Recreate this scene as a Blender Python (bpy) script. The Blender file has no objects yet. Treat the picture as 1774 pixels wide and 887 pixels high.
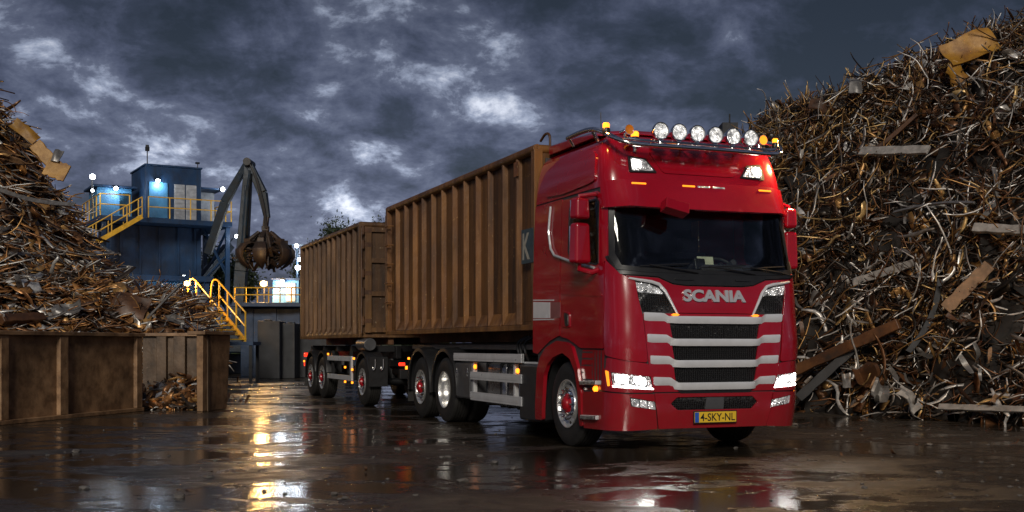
import bpy, bmesh, math, random
import numpy as np
from mathutils import Vector, Matrix, Euler
from mathutils.geometry import delaunay_2d_cdt

random.seed(7)
RNG = np.random.default_rng(11)
S = bpy.context.scene
COL = S.collection
R = math.radians
PI = math.pi

# ------------------------------------------------------------------ camera
FPX, HZ, CAMH = 1958.0, 600.0, 1.24
cam = bpy.data.cameras.new('camera')
cam.lens = 36 * FPX / 1774
cam.sensor_width = 36
cam.shift_y = (HZ - 443.5) / 1774
cam.clip_end = 3000
cam.clip_start = 0.05
co = bpy.data.objects.new('camera', cam)
COL.objects.link(co)
co.location = (0, 0, CAMH)
co.rotation_euler = (R(90), 0, 0)
S.camera = co


def at(px, py, Y):
    return Vector(((px - 887) / FPX * Y, Y, CAMH + (HZ - py) / FPX * Y))


# ------------------------------------------------------------------ materials
def new_mat(name):
    m = bpy.data.materials.new(name)
    m.use_nodes = True
    nt = m.node_tree
    b = nt.nodes['Principled BSDF']
    return m, nt, b


def nd(nt, typ, **kw):
    n = nt.nodes.new(typ)
    for k, v in kw.items():
        if k.startswith('i_'):
            key = k[2:].replace('_', ' ')
            n.inputs[int(key) if key.isdigit() else key].default_value = v
        else:
            setattr(n, k, v)
    return n


def ramp(nt, stops, interp='LINEAR'):
    n = nt.nodes.new('ShaderNodeValToRGB')
    cr = n.color_ramp
    cr.interpolation = interp
    while len(cr.elements) < len(stops):
        cr.elements.new(0.5)
    for e, (p, c) in zip(cr.elements, stops):
        e.position = p
        e.color = tuple(c) + (1,) if len(c) == 3 else c
    return n


def noise(nt, scale, detail=4, rough=.55, vec=None, dist=0):
    n = nd(nt, 'ShaderNodeTexNoise')
    n.inputs['Scale'].default_value = scale
    n.inputs['Detail'].default_value = detail
    n.inputs['Roughness'].default_value = rough
    n.inputs['Distortion'].default_value = dist
    if vec is not None:
        nt.links.new(vec, n.inputs['Vector'])
    return n


def objco(nt, scale=(1, 1, 1)):
    t = nt.nodes.new('ShaderNodeTexCoord')
    m = nt.nodes.new('ShaderNodeMapping')
    m.inputs['Scale'].default_value = scale
    nt.links.new(t.outputs['Object'], m.inputs['Vector'])
    return m.outputs['Vector']


def bump(nt, b, h, strength=.3, dist=.02):
    n = nd(nt, 'ShaderNodeBump')
    n.inputs['Strength'].default_value = strength
    n.inputs['Distance'].default_value = dist
    nt.links.new(h, n.inputs['Height'])
    nt.links.new(n.outputs['Normal'], b.inputs['Normal'])


def simple(name, col, rough=.5, metal=0., var=.25, scale=6., coat=0., bmp=0., rvar=.12):
    """plain surface with mottled colour and roughness"""
    m, nt, b = new_mat(name)
    v = objco(nt)
    n = noise(nt, scale, 5, .6, v)
    lo = tuple(c * (1 - var) for c in col)
    hi = tuple(min(1, c * (1 + var)) for c in col)
    r = ramp(nt, [(.3, lo), (.7, hi)])
    nt.links.new(n.outputs['Fac'], r.inputs['Fac'])
    nt.links.new(r.outputs['Color'], b.inputs['Base Color'])
    n2 = noise(nt, scale * 2.7, 4, .6, v)
    mr = nd(nt, 'ShaderNodeMapRange')
    mr.inputs['To Min'].default_value = max(.02, rough - rvar)
    mr.inputs['To Max'].default_value = min(1, rough + rvar)
    nt.links.new(n2.outputs['Fac'], mr.inputs['Value'])
    nt.links.new(mr.outputs['Result'], b.inputs['Roughness'])
    b.inputs['Metallic'].default_value = metal
    b.inputs['Coat Weight'].default_value = coat
    b.inputs['Coat Roughness'].default_value = .06
    if bmp:
        bump(nt, b, n2.outputs['Fac'], bmp, .01)
    return m


def emit(name, col, strength, base=(.5, .5, .5)):
    m, nt, b = new_mat(name)
    b.inputs['Base Color'].default_value = tuple(base) + (1,)
    b.inputs['Emission Color'].default_value = tuple(col) + (1,)
    b.inputs['Emission Strength'].default_value = strength
    b.inputs['Roughness'].default_value = .2
    return m


def glass_mat(name, tint, refl=1.0):
    m = bpy.data.materials.new(name)
    m.use_nodes = True
    nt = m.node_tree
    nt.nodes.clear()
    o = nt.nodes.new('ShaderNodeOutputMaterial')
    t = nd(nt, 'ShaderNodeBsdfTransparent')
    t.inputs[0].default_value = tuple(tint) + (1,)
    g = nd(nt, 'ShaderNodeBsdfGlossy')
    g.inputs['Roughness'].default_value = .03
    g.inputs[0].default_value = (refl, refl, refl, 1)
    f = nd(nt, 'ShaderNodeFresnel')
    f.inputs['IOR'].default_value = 1.5
    mx = nt.nodes.new('ShaderNodeMixShader')
    nt.links.new(f.outputs[0], mx.inputs[0])
    nt.links.new(t.outputs[0], mx.inputs[1])
    nt.links.new(g.outputs[0], mx.inputs[2])
    nt.links.new(mx.outputs[0], o.inputs['Surface'])
    return m


def rust_paint(name, paint, rust=(.085, .035, .012), dark=(.025, .013, .007), worn=(.34, .24, .13), amount=.5, stretch=(1, 1, .22)):
    """old painted steel: runs of rust, chipped edges, grime"""
    m, nt, b = new_mat(name)
    v = objco(nt, stretch)
    v1 = objco(nt)
    n1 = noise(nt, 3.0, 8, .65, v)
    r1 = ramp(nt, [(amount - .14, paint), (amount + .06, rust), (amount + .25, dark)])
    nt.links.new(n1.outputs['Fac'], r1.inputs['Fac'])
    n2 = noise(nt, 16, 6, .7, v1)
    r2 = ramp(nt, [(.635, (0, 0, 0)), (.675, (1, 1, 1))])
    nt.links.new(n2.outputs['Fac'], r2.inputs['Fac'])
    mx = nd(nt, 'ShaderNodeMix', data_type='RGBA')
    nt.links.new(r2.outputs['Color'], mx.inputs['Factor'])
    nt.links.new(r1.outputs['Color'], mx.inputs[6])
    mx.inputs[7].default_value = tuple(worn) + (1,)
    n3 = noise(nt, .9, 3, .5, v1)
    r3 = ramp(nt, [(.3, (.55, .55, .55)), (.7, (1.15, 1.12, 1.05))])
    nt.links.new(n3.outputs['Fac'], r3.inputs['Fac'])
    mu = nd(nt, 'ShaderNodeMix', data_type='RGBA', blend_type='MULTIPLY')
    mu.inputs['Factor'].default_value = 1
    nt.links.new(mx.outputs[2], mu.inputs[6])
    nt.links.new(r3.outputs['Color'], mu.inputs[7])
    nt.links.new(mu.outputs[2], b.inputs['Base Color'])
    mr = nd(nt, 'ShaderNodeMapRange')
    mr.inputs['To Min'].default_value = .32
    mr.inputs['To Max'].default_value = .75
    nt.links.new(n1.outputs['Fac'], mr.inputs['Value'])
    nt.links.new(mr.outputs['Result'], b.inputs['Roughness'])
    dn_ = noise(nt, 2.3, 3, .5, v1)
    hs_ = nd(nt, 'ShaderNodeMath', operation='MULTIPLY_ADD')
    hs_.inputs[1].default_value = 5.0
    nt.links.new(dn_.outputs['Fac'], hs_.inputs[0])
    nt.links.new(n2.outputs['Fac'], hs_.inputs[2])
    bump(nt, b, hs_.outputs[0], .35, .012)
    return m


def red_paint():
    m, nt, b = new_mat('red_paint')
    v = objco(nt)
    n = noise(nt, 1.3, 4, .6, v)
    r = ramp(nt, [(.3, (.27, .002, .010)), (.7, (.34, .003, .014))])
    nt.links.new(n.outputs['Fac'], r.inputs['Fac'])
    # road grime thicker low down on the bodywork
    sep = nt.nodes.new('ShaderNodeSeparateXYZ')
    t = nt.nodes.new('ShaderNodeTexCoord')
    nt.links.new(t.outputs['Object'], sep.inputs[0])
    mr = nd(nt, 'ShaderNodeMapRange')
    mr.inputs['From Min'].default_value = .25
    mr.inputs['From Max'].default_value = 1.3
    mr.inputs['To Min'].default_value = .42
    mr.inputs['To Max'].default_value = .0
    nt.links.new(sep.outputs['Z'], mr.inputs['Value'])
    n2 = noise(nt, 7, 6, .7, v)
    ml = nd(nt, 'ShaderNodeMath', operation='MULTIPLY')
    nt.links.new(mr.outputs['Result'], ml.inputs[0])
    nt.links.new(n2.outputs['Fac'], ml.inputs[1])
    mx = nd(nt, 'ShaderNodeMix', data_type='RGBA')
    nt.links.new(ml.outputs[0], mx.inputs['Factor'])
    nt.links.new(r.outputs['Color'], mx.inputs[6])
    mx.inputs[7].default_value = (.09, .055, .04, 1)
    nt.links.new(mx.outputs[2], b.inputs['Base Color'])
    rr = nd(nt, 'ShaderNodeMapRange')
    rr.inputs['To Min'].default_value = .12
    rr.inputs['To Max'].default_value = .26
    nt.links.new(n2.outputs['Fac'], rr.inputs['Value'])
    nt.links.new(rr.outputs['Result'], b.inputs['Roughness'])
    b.inputs['Coat Weight'].default_value = .8
    b.inputs['Coat Roughness'].default_value = .05
    bump(nt, b, n.outputs['Fac'], .05, .02)
    return m


def mesh_grille():
    m, nt, b = new_mat('grille_mesh')
    v = objco(nt, (1, 1, 1.25))
    w = nd(nt, 'ShaderNodeTexVoronoi', feature='DISTANCE_TO_EDGE')
    w.inputs['Scale'].default_value = 34
    w.inputs['Randomness'].default_value = .25
    nt.links.new(v, w.inputs['Vector'])
    r = ramp(nt, [(.06, (.035, .035, .036)), (.16, (.003, .003, .003))])
    nt.links.new(w.outputs['Distance'], r.inputs['Fac'])
    nt.links.new(r.outputs['Color'], b.inputs['Base Color'])
    b.inputs['Roughness'].default_value = .38
    n = nd(nt, 'ShaderNodeMath', operation='MULTIPLY')
    n.inputs[1].default_value = -1
    nt.links.new(w.outputs['Distance'], n.inputs[0])
    bump(nt, b, n.outputs[0], .9, .05)
    return m


def lens_mat(name, col, em, rough=.08):
    """faceted lamp glass"""
    m, nt, b = new_mat(name)
    v = objco(nt)
    w = nd(nt, 'ShaderNodeTexVoronoi')
    w.inputs['Scale'].default_value = 38
    nt.links.new(v, w.inputs['Vector'])
    n = noise(nt, 14, 3, .6, v)
    r = ramp(nt, [(.3, tuple(c * .12 for c in col)), (.75, col)])
    nt.links.new(n.outputs['Fac'], r.inputs['Fac'])
    nt.links.new(r.outputs['Color'], b.inputs['Base Color'])
    b.inputs['Metallic'].default_value = .85
    b.inputs['Roughness'].default_value = rough
    b.inputs['Emission Color'].default_value = (1, .97, .92, 1)
    ms = nd(nt, 'ShaderNodeMath', operation='MULTIPLY')
    ms.inputs[1].default_value = em
    p = nd(nt, 'ShaderNodeMath', operation='POWER')
    p.inputs[1].default_value = 3
    nt.links.new(n.outputs['Fac'], p.inputs[0])
    nt.links.new(p.outputs[0], ms.inputs[0])
    nt.links.new(ms.outputs[0], b.inputs['Emission Strength'])
    bump(nt, b, w.outputs['Distance'], .8, .03)
    return m


def attr_mat(name, rough=.5, metal=.35, scale=9, mot=.5):
    """scrap: every piece carries its own colour"""
    m, nt, b = new_mat(name)
    a = nd(nt, 'ShaderNodeAttribute', attribute_name='Col')
    v = objco(nt)
    n = noise(nt, scale, 5, .7, v)
    r = ramp(nt, [(.3, (1 - mot,) * 3), (.7, (1 + mot * .6,) * 3)])
    nt.links.new(n.outputs['Fac'], r.inputs['Fac'])
    mu = nd(nt, 'ShaderNodeMix', data_type='RGBA', blend_type='MULTIPLY')
    mu.inputs['Factor'].default_value = 1
    nt.links.new(a.outputs['Color'], mu.inputs[6])
    nt.links.new(r.outputs['Color'], mu.inputs[7])
    nt.links.new(mu.outputs[2], b.inputs['Base Color'])
    b.inputs['Metallic'].default_value = metal
    mr = nd(nt, 'ShaderNodeMapRange')
    mr.inputs['To Min'].default_value = rough - .2
    mr.inputs['To Max'].default_value = rough + .2
    nt.links.new(n.outputs['Fac'], mr.inputs['Value'])
    nt.links.new(mr.outputs['Result'], b.inputs['Roughness'])
    return m


def wet_ground():
    """concrete yard: dry scuffed patches, wet film, standing puddles, joints"""
    m, nt, b = new_mat('wet_ground')
    L = nt.links.new
    v = objco(nt)
    vx = objco(nt, (.8, 1.15, 1))

    def math_(op, a, c, d=None):
        n = nd(nt, 'ShaderNodeMath', operation=op)
        for i, x in enumerate((a, c, d)):
            if x is None:
                continue
            if isinstance(x, (int, float)):
                n.inputs[i].default_value = x
            else:
                L(x, n.inputs[i])
        return n.outputs[0]

    big = noise(nt, .55, 8, .62, vx, .5).outputs['Fac']
    mid = noise(nt, 2.6, 8, .68, vx, .4).outputs['Fac']
    fine = noise(nt, 30, 6, .72, v).outputs['Fac']
    grit = noise(nt, 110, 4, .7, v).outputs['Fac']
    lvl = math_('ADD', math_('MULTIPLY', big, .62), math_('MULTIPLY', mid, .38))
    wet = ramp(nt, [(.41, (0, 0, 0)), (.47, (1, 1, 1))])       # film of water
    L(lvl, wet.inputs['Fac'])
    pud = ramp(nt, [(.482, (0, 0, 0)), (.510, (1, 1, 1))])      # standing water
    L(lvl, pud.inputs['Fac'])
    wet, pud = wet.outputs['Color'], pud.outputs['Color']
    c = ramp(nt, [(.28, (.016, .012, .009)), (.46, (.050, .041, .031)), (.60, (.115, .096, .073)), (.74, (.20, .175, .14))])
    L(mid, c.inputs['Fac'])
    g = ramp(nt, [(.3, (.55, .54, .52)), (.7, (1.3, 1.25, 1.15))])
    L(fine, g.inputs['Fac'])
    mu = nd(nt, 'ShaderNodeMix', data_type='RGBA', blend_type='MULTIPLY')
    mu.inputs['Factor'].default_value = 1
    L(c.outputs['Color'], mu.inputs[6])
    L(g.outputs['Color'], mu.inputs[7])
    # expansion joints running with the lorry and across
    mp = nt.nodes.new('ShaderNodeMapping')
    tcn = nt.nodes.new('ShaderNodeTexCoord')
    L(tcn.outputs['Object'], mp.inputs['Vector'])
    mp.inputs['Rotation'].default_value = (0, 0, math.atan2(.62, 2.85) * -1)
    sp = nt.nodes.new('ShaderNodeSeparateXYZ')
    L(mp.outputs['Vector'], sp.inputs[0])
    jt = None
    for k, off, per in (('X', -3.9, 6.), ('Y', 1.5, 7.)):
        q = math_('ADD', sp.outputs[k], math_('MULTIPLY_ADD', mid, .12, off))
        q = math_('PINGPONG', q, per / 2)
        q = math_('LESS_THAN', q, .014)
        jt = q if jt is None else math_('MAXIMUM', jt, q)
    dk = nd(nt, 'ShaderNodeMix', data_type='RGBA')
    L(math_('MULTIPLY', wet, .78), dk.inputs['Factor'])
    L(mu.outputs[2], dk.inputs[6])
    dk.inputs[7].default_value = (.014, .010, .007, 1)
    dj = nd(nt, 'ShaderNodeMix', data_type='RGBA')
    L(math_('MULTIPLY', jt, .7), dj.inputs['Factor'])
    L(dk.outputs[2], dj.inputs[6])
    dj.inputs[7].default_value = (.008, .007, .006, 1)
    L(dj.outputs[2], b.inputs['Base Color'])
    ro = math_('SUBTRACT', math_('MULTIPLY_ADD', fine, .34, .36), math_('MULTIPLY', wet, .24))
    ro = math_('SUBTRACT', ro, math_('MULTIPLY', pud, .20))
    ro = math_('MAXIMUM', ro, .035)
    L(ro, b.inputs['Roughness'])
    b.inputs['IOR'].default_value = 1.45
    b.inputs['Specular IOR Level'].default_value = .55
    # relief: grit on the concrete, almost none where water stands
    rip = noise(nt, 9, 3, .5, v).outputs['Fac']
    h = math_('MULTIPLY_ADD', fine, .9, math_('MULTIPLY', grit, .6))
    h = math_('ADD', h, math_('MULTIPLY', mid, 1.1))
    h = math_('MULTIPLY', h, math_('SUBTRACT', 1.0, math_('MULTIPLY', wet, .55)))
    h = math_('MULTIPLY', h, math_('SUBTRACT', 1.0, math_('MULTIPLY', pud, .86)))
    h = math_('ADD', h, math_('MULTIPLY', rip, .05))
    h = math_('SUBTRACT', h, math_('MULTIPLY', jt, .4))
    bump(nt, b, h, .6, .015)
    return m


M = {}
M['red'] = red_paint()
M['black'] = simple('black_plastic', (.012, .012, .013), .42, 0, .2, 9, bmp=.1)
M['rubber'] = simple('tyre_rubber', (.014, .013, .012), .62, 0, .35, 14, bmp=.25)
M['chassis'] = simple('chassis_paint', (.012, .012, .013), .45, .2, .4, 5, bmp=.1)
M['silver'] = simple('silver_trim', (.74, .74, .76), .30, .30, .06, 8, rvar=.06)
M['alu'] = simple('aluminium', (.60, .60, .61), .30, .3, .12, 4, rvar=.08)
M['chrome'] = simple('chrome', (.78, .77, .75), .09, 1, .05, 5, rvar=.05)
M['rim'] = simple('polished_rim', (.70, .69, .67), .22, .75, .1, 7, rvar=.08)
M['letters'] = simple('bright_letters', (.60, .60, .61), .25, .45, .05, 9, rvar=.05)
M['worn_white'] = simple('worn_white_paint', (.30, .28, .23), .6, 0, .3, 14)
M['greybox'] = simple('grey_locker_paint', (.10, .10, .105), .38, .4, .2, 5)
M['skirt'] = simple('dark_skirt_paint', (.030, .031, .034), .36, .2, .25, 4)
M['tank'] = simple('tank_metal', (.34, .34, .345), .28, .7, .15, 4)
M['hub'] = simple('red_hub_paint', (.36, .006, .012), .3, 0, .15, 9, coat=.5)
M['mesh'] = mesh_grille()
M['glass'] = glass_mat('windscreen_glass', (.90, .92, .91), .8)
M['sideglass'] = glass_mat('side_glass', (.84, .86, .85), .8)
M['interior'] = simple('cab_interior', (.036, .036, .038), .6, 0, .25, 6)
M['seat'] = simple('seat_fabric', (.03, .028, .027), .85, 0, .25, 20)
M['card'] = simple('card_paper', (.55, .58, .42), .6, 0, .1, 6)
M['lens'] = lens_mat('lamp_glass', (.9, .9, .92), 1.6)
M['spotlens'] = lens_mat('spot_lamp_glass', (.95, .95, .97), 4.2)
M['head'] = emit('headlamp_light', (1, .97, .92), 14)
M['headglow'] = lens_mat('headlamp_reflector', (.9, .9, .92), 1.6)
M['headdim'] = emit('lamp_light_soft', (1, .96, .9), 7)
M['amber'] = emit('amber_light', (1, .24, .012), 3.2, (.8, .3, .02))
M['amberdim'] = emit('amber_light_soft', (1, .27, .015), 1.6, (.7, .25, .02))
M['amberglass'] = simple('amber_plastic', (.75, .22, .015), .15, 0, .15, 12, coat=.6)
M['white_flood'] = emit('flood_light', (.86, .93, 1), 22)
M['amber_flood'] = emit('sodium_light', (1, .55, .16), 16)
M['redlamp'] = emit('tail_light', (1, .03, .01), 2.5, (.5, .01, .01))
M['plate'] = simple('number_plate_yellow', (.72, .46, .03), .35, 0, .08, 6)
M['plateblue'] = simple('number_plate_blue', (.02, .09, .42), .35, 0, .08, 6)
M['ink'] = simple('black_ink', (.01, .01, .01), .45, 0, .1, 6)
M['white'] = simple('white_paint', (.62, .62, .60), .45, 0, .12, 8)
M['cont_a'] = rust_paint('ochre_container_paint', (.225, .096, .020), (.12, .046, .011), (.030, .014, .006), (.34, .20, .08), .50, (1.6, 1.6, .2))
M['cont_b'] = rust_paint('brown_container_paint', (.185, .092, .032), (.10, .045, .015), (.028, .015, .008), (.38, .28, .17), .49, (1.6, 1.6, .2))
M['wall_a'] = rust_paint('shaded_grimy_ochre_paint', (.170, .072, .016), (.090, .036, .009), (.024, .012, .006), (.34, .20, .08), .47, (1.8, 1.8, .16))  # darker copy of the container paint: shade between ribs in the colour, plus grime
M['wall_b'] = rust_paint('shaded_grimy_brown_paint', (.140, .070, .025), (.075, .034, .012), (.022, .012, .007), (.42, .32, .20), .46, (1.8, 1.8, .16))  # brown version: grime and recess shade together in one darker colour
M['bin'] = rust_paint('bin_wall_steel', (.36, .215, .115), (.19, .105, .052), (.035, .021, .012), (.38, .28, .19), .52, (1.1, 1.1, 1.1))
M['bin_dark'] = rust_paint('shaded_bin_steel', (.16, .10, .058), (.085, .05, .026), (.025, .015, .009), (.2, .14, .09), .46, (1, 1, .5))  # darker copy of the bin steel, shade put into the colour
M['rust'] = rust_paint('rusty_steel', (.14, .062, .025), (.075, .03, .011), (.025, .014, .009), (.22, .12, .05), .48, (1, 1, 1))
M['blue'] = rust_paint('blue_plant_paint', (.004, .032, .095), (.004, .022, .062), (.004, .014, .034), (.01, .06, .15), .6, (1, 1, .4))
M['bluepale'] = rust_paint('pale_blue_cabin_paint', (.05, .20, .40), (.04, .15, .3), (.025, .09, .18), (.1, .28, .45), .62, (1, 1, .5))
M['craneblue'] = rust_paint('crane_blue_paint', (.005, .020, .044), (.004, .012, .022), (.008, .010, .013), (.02, .04, .065), .52, (1, 1, 1))
M['yellow'] = simple('yellow_rail_paint', (.58, .33, .025), .42, 0, .25, 5)
M['shutter'] = simple('grey_shutter', (.30, .31, .33), .5, .1, .25, 5)
M['darkblock'] = simple('dark_concrete', (.022, .023, .026), .7, 0, .4, 2, bmp=.2)
M['grabsteel'] = rust_paint('grab_steel', (.034, .022, .015), (.024, .014, .009), (.012, .008, .006), (.15, .10, .065), .5, (1, 1, 1))
M['wood'] = simple('grey_weathered_wood', (.23, .215, .20), .75, 0, .4, 7, bmp=.4)
M['woodbrown'] = simple('brown_board_wood', (.20, .115, .06), .7, 0, .4, 6, bmp=.3)
M['yellowsheet'] = rust_paint('yellow_scrap_paint', (.42, .21, .02), (.22, .095, .015), (.06, .03, .012), (.42, .28, .12), .58, (1, 1, 1))
M['greysheet'] = simple('grey_scrap_metal', (.21, .20, .19), .45, .6, .4, 6, bmp=.3)
M['scrap'] = attr_mat('scrap_metal', .40, .5)
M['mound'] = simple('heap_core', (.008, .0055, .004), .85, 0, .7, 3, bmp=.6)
M['leaf'] = simple('leaf_green', (.035, .05, .02), .6, 0, .5, 2)
M['bark'] = simple('bark', (.04, .03, .022), .85, 0, .3, 6)
M['stonebits'] = simple('stone', (.10, .09, .08), .7, 0, .4, 9)


# ------------------------------------------------------------------ mesh helpers
class MB:
    def __init__(s):
        s.v, s.f, s.m = [], [], []

    def add(s, vs, fs, mi=0):
        o = len(s.v)
        s.v += [tuple(p) for p in vs]
        s.f += [tuple(o + i for i in f) for f in fs]
        s.m += [mi] * len(fs)
        return s

    def box(s, c, d, rot=None, mi=0, taper=None):
        hx, hy, hz = d[0] / 2, d[1] / 2, d[2] / 2
        vs = []
        for sz in (-1, 1):
            k = (taper if (taper and sz > 0) else 1)
            for sx, sy in ((-1, -1), (1, -1), (1, 1), (-1, 1)):
                vs.append(Vector((sx * hx * k, sy * hy * k, sz * hz)))
        if rot is not None:
            mt = rot if isinstance(rot, Matrix) else Euler(rot).to_matrix()
            vs = [mt @ p for p in vs]
        vs = [p + Vector(c) for p in vs]
        return s.add(vs, [(3, 2, 1, 0), (4, 5, 6, 7), (0, 1, 5, 4), (1, 2, 6, 5), (2, 3, 7, 6), (3, 0, 4, 7)], mi)

    def bb(s, x0, x1, y0, y1, z0, z1, mi=0):
        return s.box(((x0 + x1) / 2, (y0 + y1) / 2, (z0 + z1) / 2), (abs(x1 - x0), abs(y1 - y0), abs(z1 - z0)), None, mi)

    def beam(s, p0, p1, w, h, mi=0, w1=None, h1=None, up=(0, 0, 1)):
        p0, p1 = Vector(p0), Vector(p1)
        d = (p1 - p0).normalized()
        u = Vector(up)
        if abs(d.dot(u)) > .98:
            u = Vector((0, 1, 0))
        a = d.cross(u).normalized()
        b = a.cross(d).normalized()
        w1 = w if w1 is None else w1
        h1 = h if h1 is None else h1
        vs = []
        for p, ww, hh in ((p0, w, h), (p1, w1, h1)):
            for sx, sy in ((-1, -1), (1, -1), (1, 1), (-1, 1)):
                vs.append(p + a * sx * ww / 2 + b * sy * hh / 2)
        return s.add(vs, [(0, 1, 2, 3), (7, 6, 5, 4), (0, 4, 5, 1), (1, 5, 6, 2), (2, 6, 7, 3), (3, 7, 4, 0)], mi)

    def tube(s, pts, r, n=8, mi=0, closed=False):
        pts = [Vector(p) for p in pts]
        N = len(pts)
        rs = r if isinstance(r, (list, tuple)) else [r] * N
        vs = []
        prev = None
        for i, p in enumerate(pts):
            if closed:
                d = pts[(i + 1) % N] - pts[i - 1]
            else:
                d = pts[min(i + 1, N - 1)] - pts[max(i - 1, 0)]
            d.normalize()
            if prev is None:
                u = Vector((0, 0, 1)) if abs(d.z) < .9 else Vector((1, 0, 0))
                a = d.cross(u).normalized()
            else:
                a = (prev - d * prev.dot(d)).normalized()
            prev = a
            b = d.cross(a)
            for k in range(n):
                t = 2 * PI * k / n
                vs.append(p + (a * math.cos(t) + b * math.sin(t)) * rs[i])
        fs = []
        for i in range(N if closed else N - 1):
            j = (i + 1) % N
            for k in range(n):
                k2 = (k + 1) % n
                fs.append((i * n + k, i * n + k2, j * n + k2, j * n + k))
        if not closed:
            fs.append(tuple(range(n - 1, -1, -1)))
            fs.append(tuple((N - 1) * n + k for k in range(n)))
        return s.add(vs, fs, mi)

    def cyl(s, p0, p1, r, n=16, mi=0, r1=None):
        return s.tube([p0, p1], [r, r if r1 is None else r1], n, mi)

    def lathe(s, prof, c=(0, 0, 0), axis='y', n=40, mi=0, closed=False):
        """prof: (radius, along-axis) pairs"""
        vs = []
        for k in range(n):
            t = 2 * PI * k / n
            ca, sa = math.cos(t), math.sin(t)
            for r, a in prof:
                if axis == 'y':
                    p = (r * ca, a, r * sa)
                elif axis == 'x':
                    p = (a, r * ca, r * sa)
                else:
                    p = (r * ca, r * sa, a)
                vs.append(Vector(p) + Vector(c))
        m = len(prof)
        fs = []
        for k in range(n):
            k2 = (k + 1) % n
            for i in range(m if closed else m - 1):
                j = (i + 1) % m
                fs.append((k * m + i, k * m + j, k2 * m + j, k2 * m + i))
        return s.add(vs, fs, mi)

    def prism(s, poly, fn, mi=0):
        """poly: 2d outline; fn(u,v,side) -> point, side 0/1"""
        n = len(poly)
        vs = [fn(u, v, 0) for u, v in poly] + [fn(u, v, 1) for u, v in poly]
        fs = [tuple(range(n - 1, -1, -1)), tuple(range(n, 2 * n))]
        fs += [(i, (i + 1) % n, n + (i + 1) % n, n + i) for i in range(n)]
        return s.add(vs, fs, mi)

    def build(s, name, mats, parent=None, bevel=0., smooth=True, ang=35, fix=True, seg=2):
        me = bpy.data.meshes.new(name)
        me.from_pydata(s.v, [], s.f)
        if not isinstance(mats, (list, tuple)):
            mats = [mats]
        for m in mats:
            me.materials.append(m)
        me.polygons.foreach_set('material_index', s.m)
        if fix:
            bm = bmesh.new()
            bm.from_mesh(me)
            bmesh.ops.recalc_face_normals(bm, faces=bm.faces)
            bm.to_mesh(me)
            bm.free()
        if smooth:
            me.polygons.foreach_set('use_smooth', [True] * len(me.polygons))
            me.set_sharp_from_angle(angle=R(ang))
        me.update()
        o = bpy.data.objects.new(name, me)
        COL.objects.link(o)
        if parent is not None:
            o.parent = parent
        if bevel:
            b = o.modifiers.new('edge', 'BEVEL')
            b.width = bevel
            b.segments = seg
            b.limit_method = 'ANGLE'
            b.angle_limit = R(40)
            b.harden_normals = True
        return o


def tag(o, label=None, cat=None, group=None, kind=None):
    for k, v in (('label', label), ('category', cat), ('group', group), ('kind', kind)):
        if v:
            o[k] = v
    return o


def empty(name, loc=(0, 0, 0), rz=0., label=None, cat=None, group=None):
    o = bpy.data.objects.new(name, None)
    COL.objects.link(o)
    o.location = loc
    o.rotation_euler = (0, 0, rz)
    o.empty_display_size = .3
    tag(o, label, cat, group)
    return o


def copy_tree(o, parent=None):
    c = o.copy()
    COL.objects.link(c)
    if parent is not None:
        c.parent = parent
    for ch in list(o.children):
        copy_tree(ch, c)
    return c


def light(kind, loc, power, col, radius=.1, name='lamp_light', rot=None, spot=None):
    l = bpy.data.lights.new(name, kind)
    l.energy = power
    l.color = col
    if kind in ('POINT', 'SPOT'):
        l.shadow_soft_size = radius
    if kind == 'SPOT' and spot:
        l.spot_size = R(spot)
        l.spot_blend = .6
    o = bpy.data.objects.new(name, l)
    o.location = loc
    if rot is not None:
        o.rotation_euler = rot
    COL.objects.link(o)
    return o


def text_mesh(txt, offset=0., extrude=0.):
    cu = bpy.data.curves.new('t', 'FONT')
    cu.body = txt
    cu.size = 1
    cu.offset = offset
    cu.extrude = extrude
    cu.resolution_u = 6
    o = bpy.data.objects.new('t', cu)
    COL.objects.link(o)
    dg = bpy.context.evaluated_depsgraph_get()
    me = bpy.data.meshes.new_from_object(o.evaluated_get(dg))
    bpy.data.objects.remove(o)
    vs = [v.co.copy() for v in me.vertices]
    fs = [tuple(p.vertices) for p in me.polygons]
    x0 = min(v.x for v in vs); x1 = max(v.x for v in vs)
    y0 = min(v.y for v in vs); y1 = max(v.y for v in vs)
    bpy.data.meshes.remove(me)
    return [((v.x - x0) / (x1 - x0), (v.y - y0) / (y1 - y0), v.z) for v in vs], fs


# ------------------------------------------------------------------ sky and light
SUN_EL, SUN_AZ = R(25), R(184)          # azimuth clockwise from +Y
w = bpy.data.worlds.new('World')
S.world = w
w.use_nodes = True
nt = w.node_tree
bg = nt.nodes['Background']
bg.inputs['Strength'].default_value = .115
sky = nd(nt, 'ShaderNodeTexSky', sky_type='NISHITA')
sky.sun_disc = False
sky.sun_elevation = SUN_EL
sky.sun_rotation = SUN_AZ
sky.air_density = 1.2
sky.dust_density = 1.5
tc = nt.nodes.new('ShaderNodeTexCoord')
sx = nt.nodes.new('ShaderNodeSeparateXYZ')
nt.links.new(tc.outputs['Generated'], sx.inputs[0])
mz = nd(nt, 'ShaderNodeMath', operation='MAXIMUM')
mz.inputs[1].default_value = 0
nt.links.new(sx.outputs['Z'], mz.inputs[0])
az = nd(nt, 'ShaderNodeMath', operation='ADD')
az.inputs[1].default_value = .42
nt.links.new(mz.outputs[0], az.inputs[0])
dx = nd(nt, 'ShaderNodeMath', operation='DIVIDE')
dy = nd(nt, 'ShaderNodeMath', operation='DIVIDE')
for d_, k_ in ((dx, 'X'), (dy, 'Y')):
    nt.links.new(sx.outputs[k_], d_.inputs[0])
    nt.links.new(az.outputs[0], d_.inputs[1])
cx = nt.nodes.new('ShaderNodeCombineXYZ')
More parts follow.
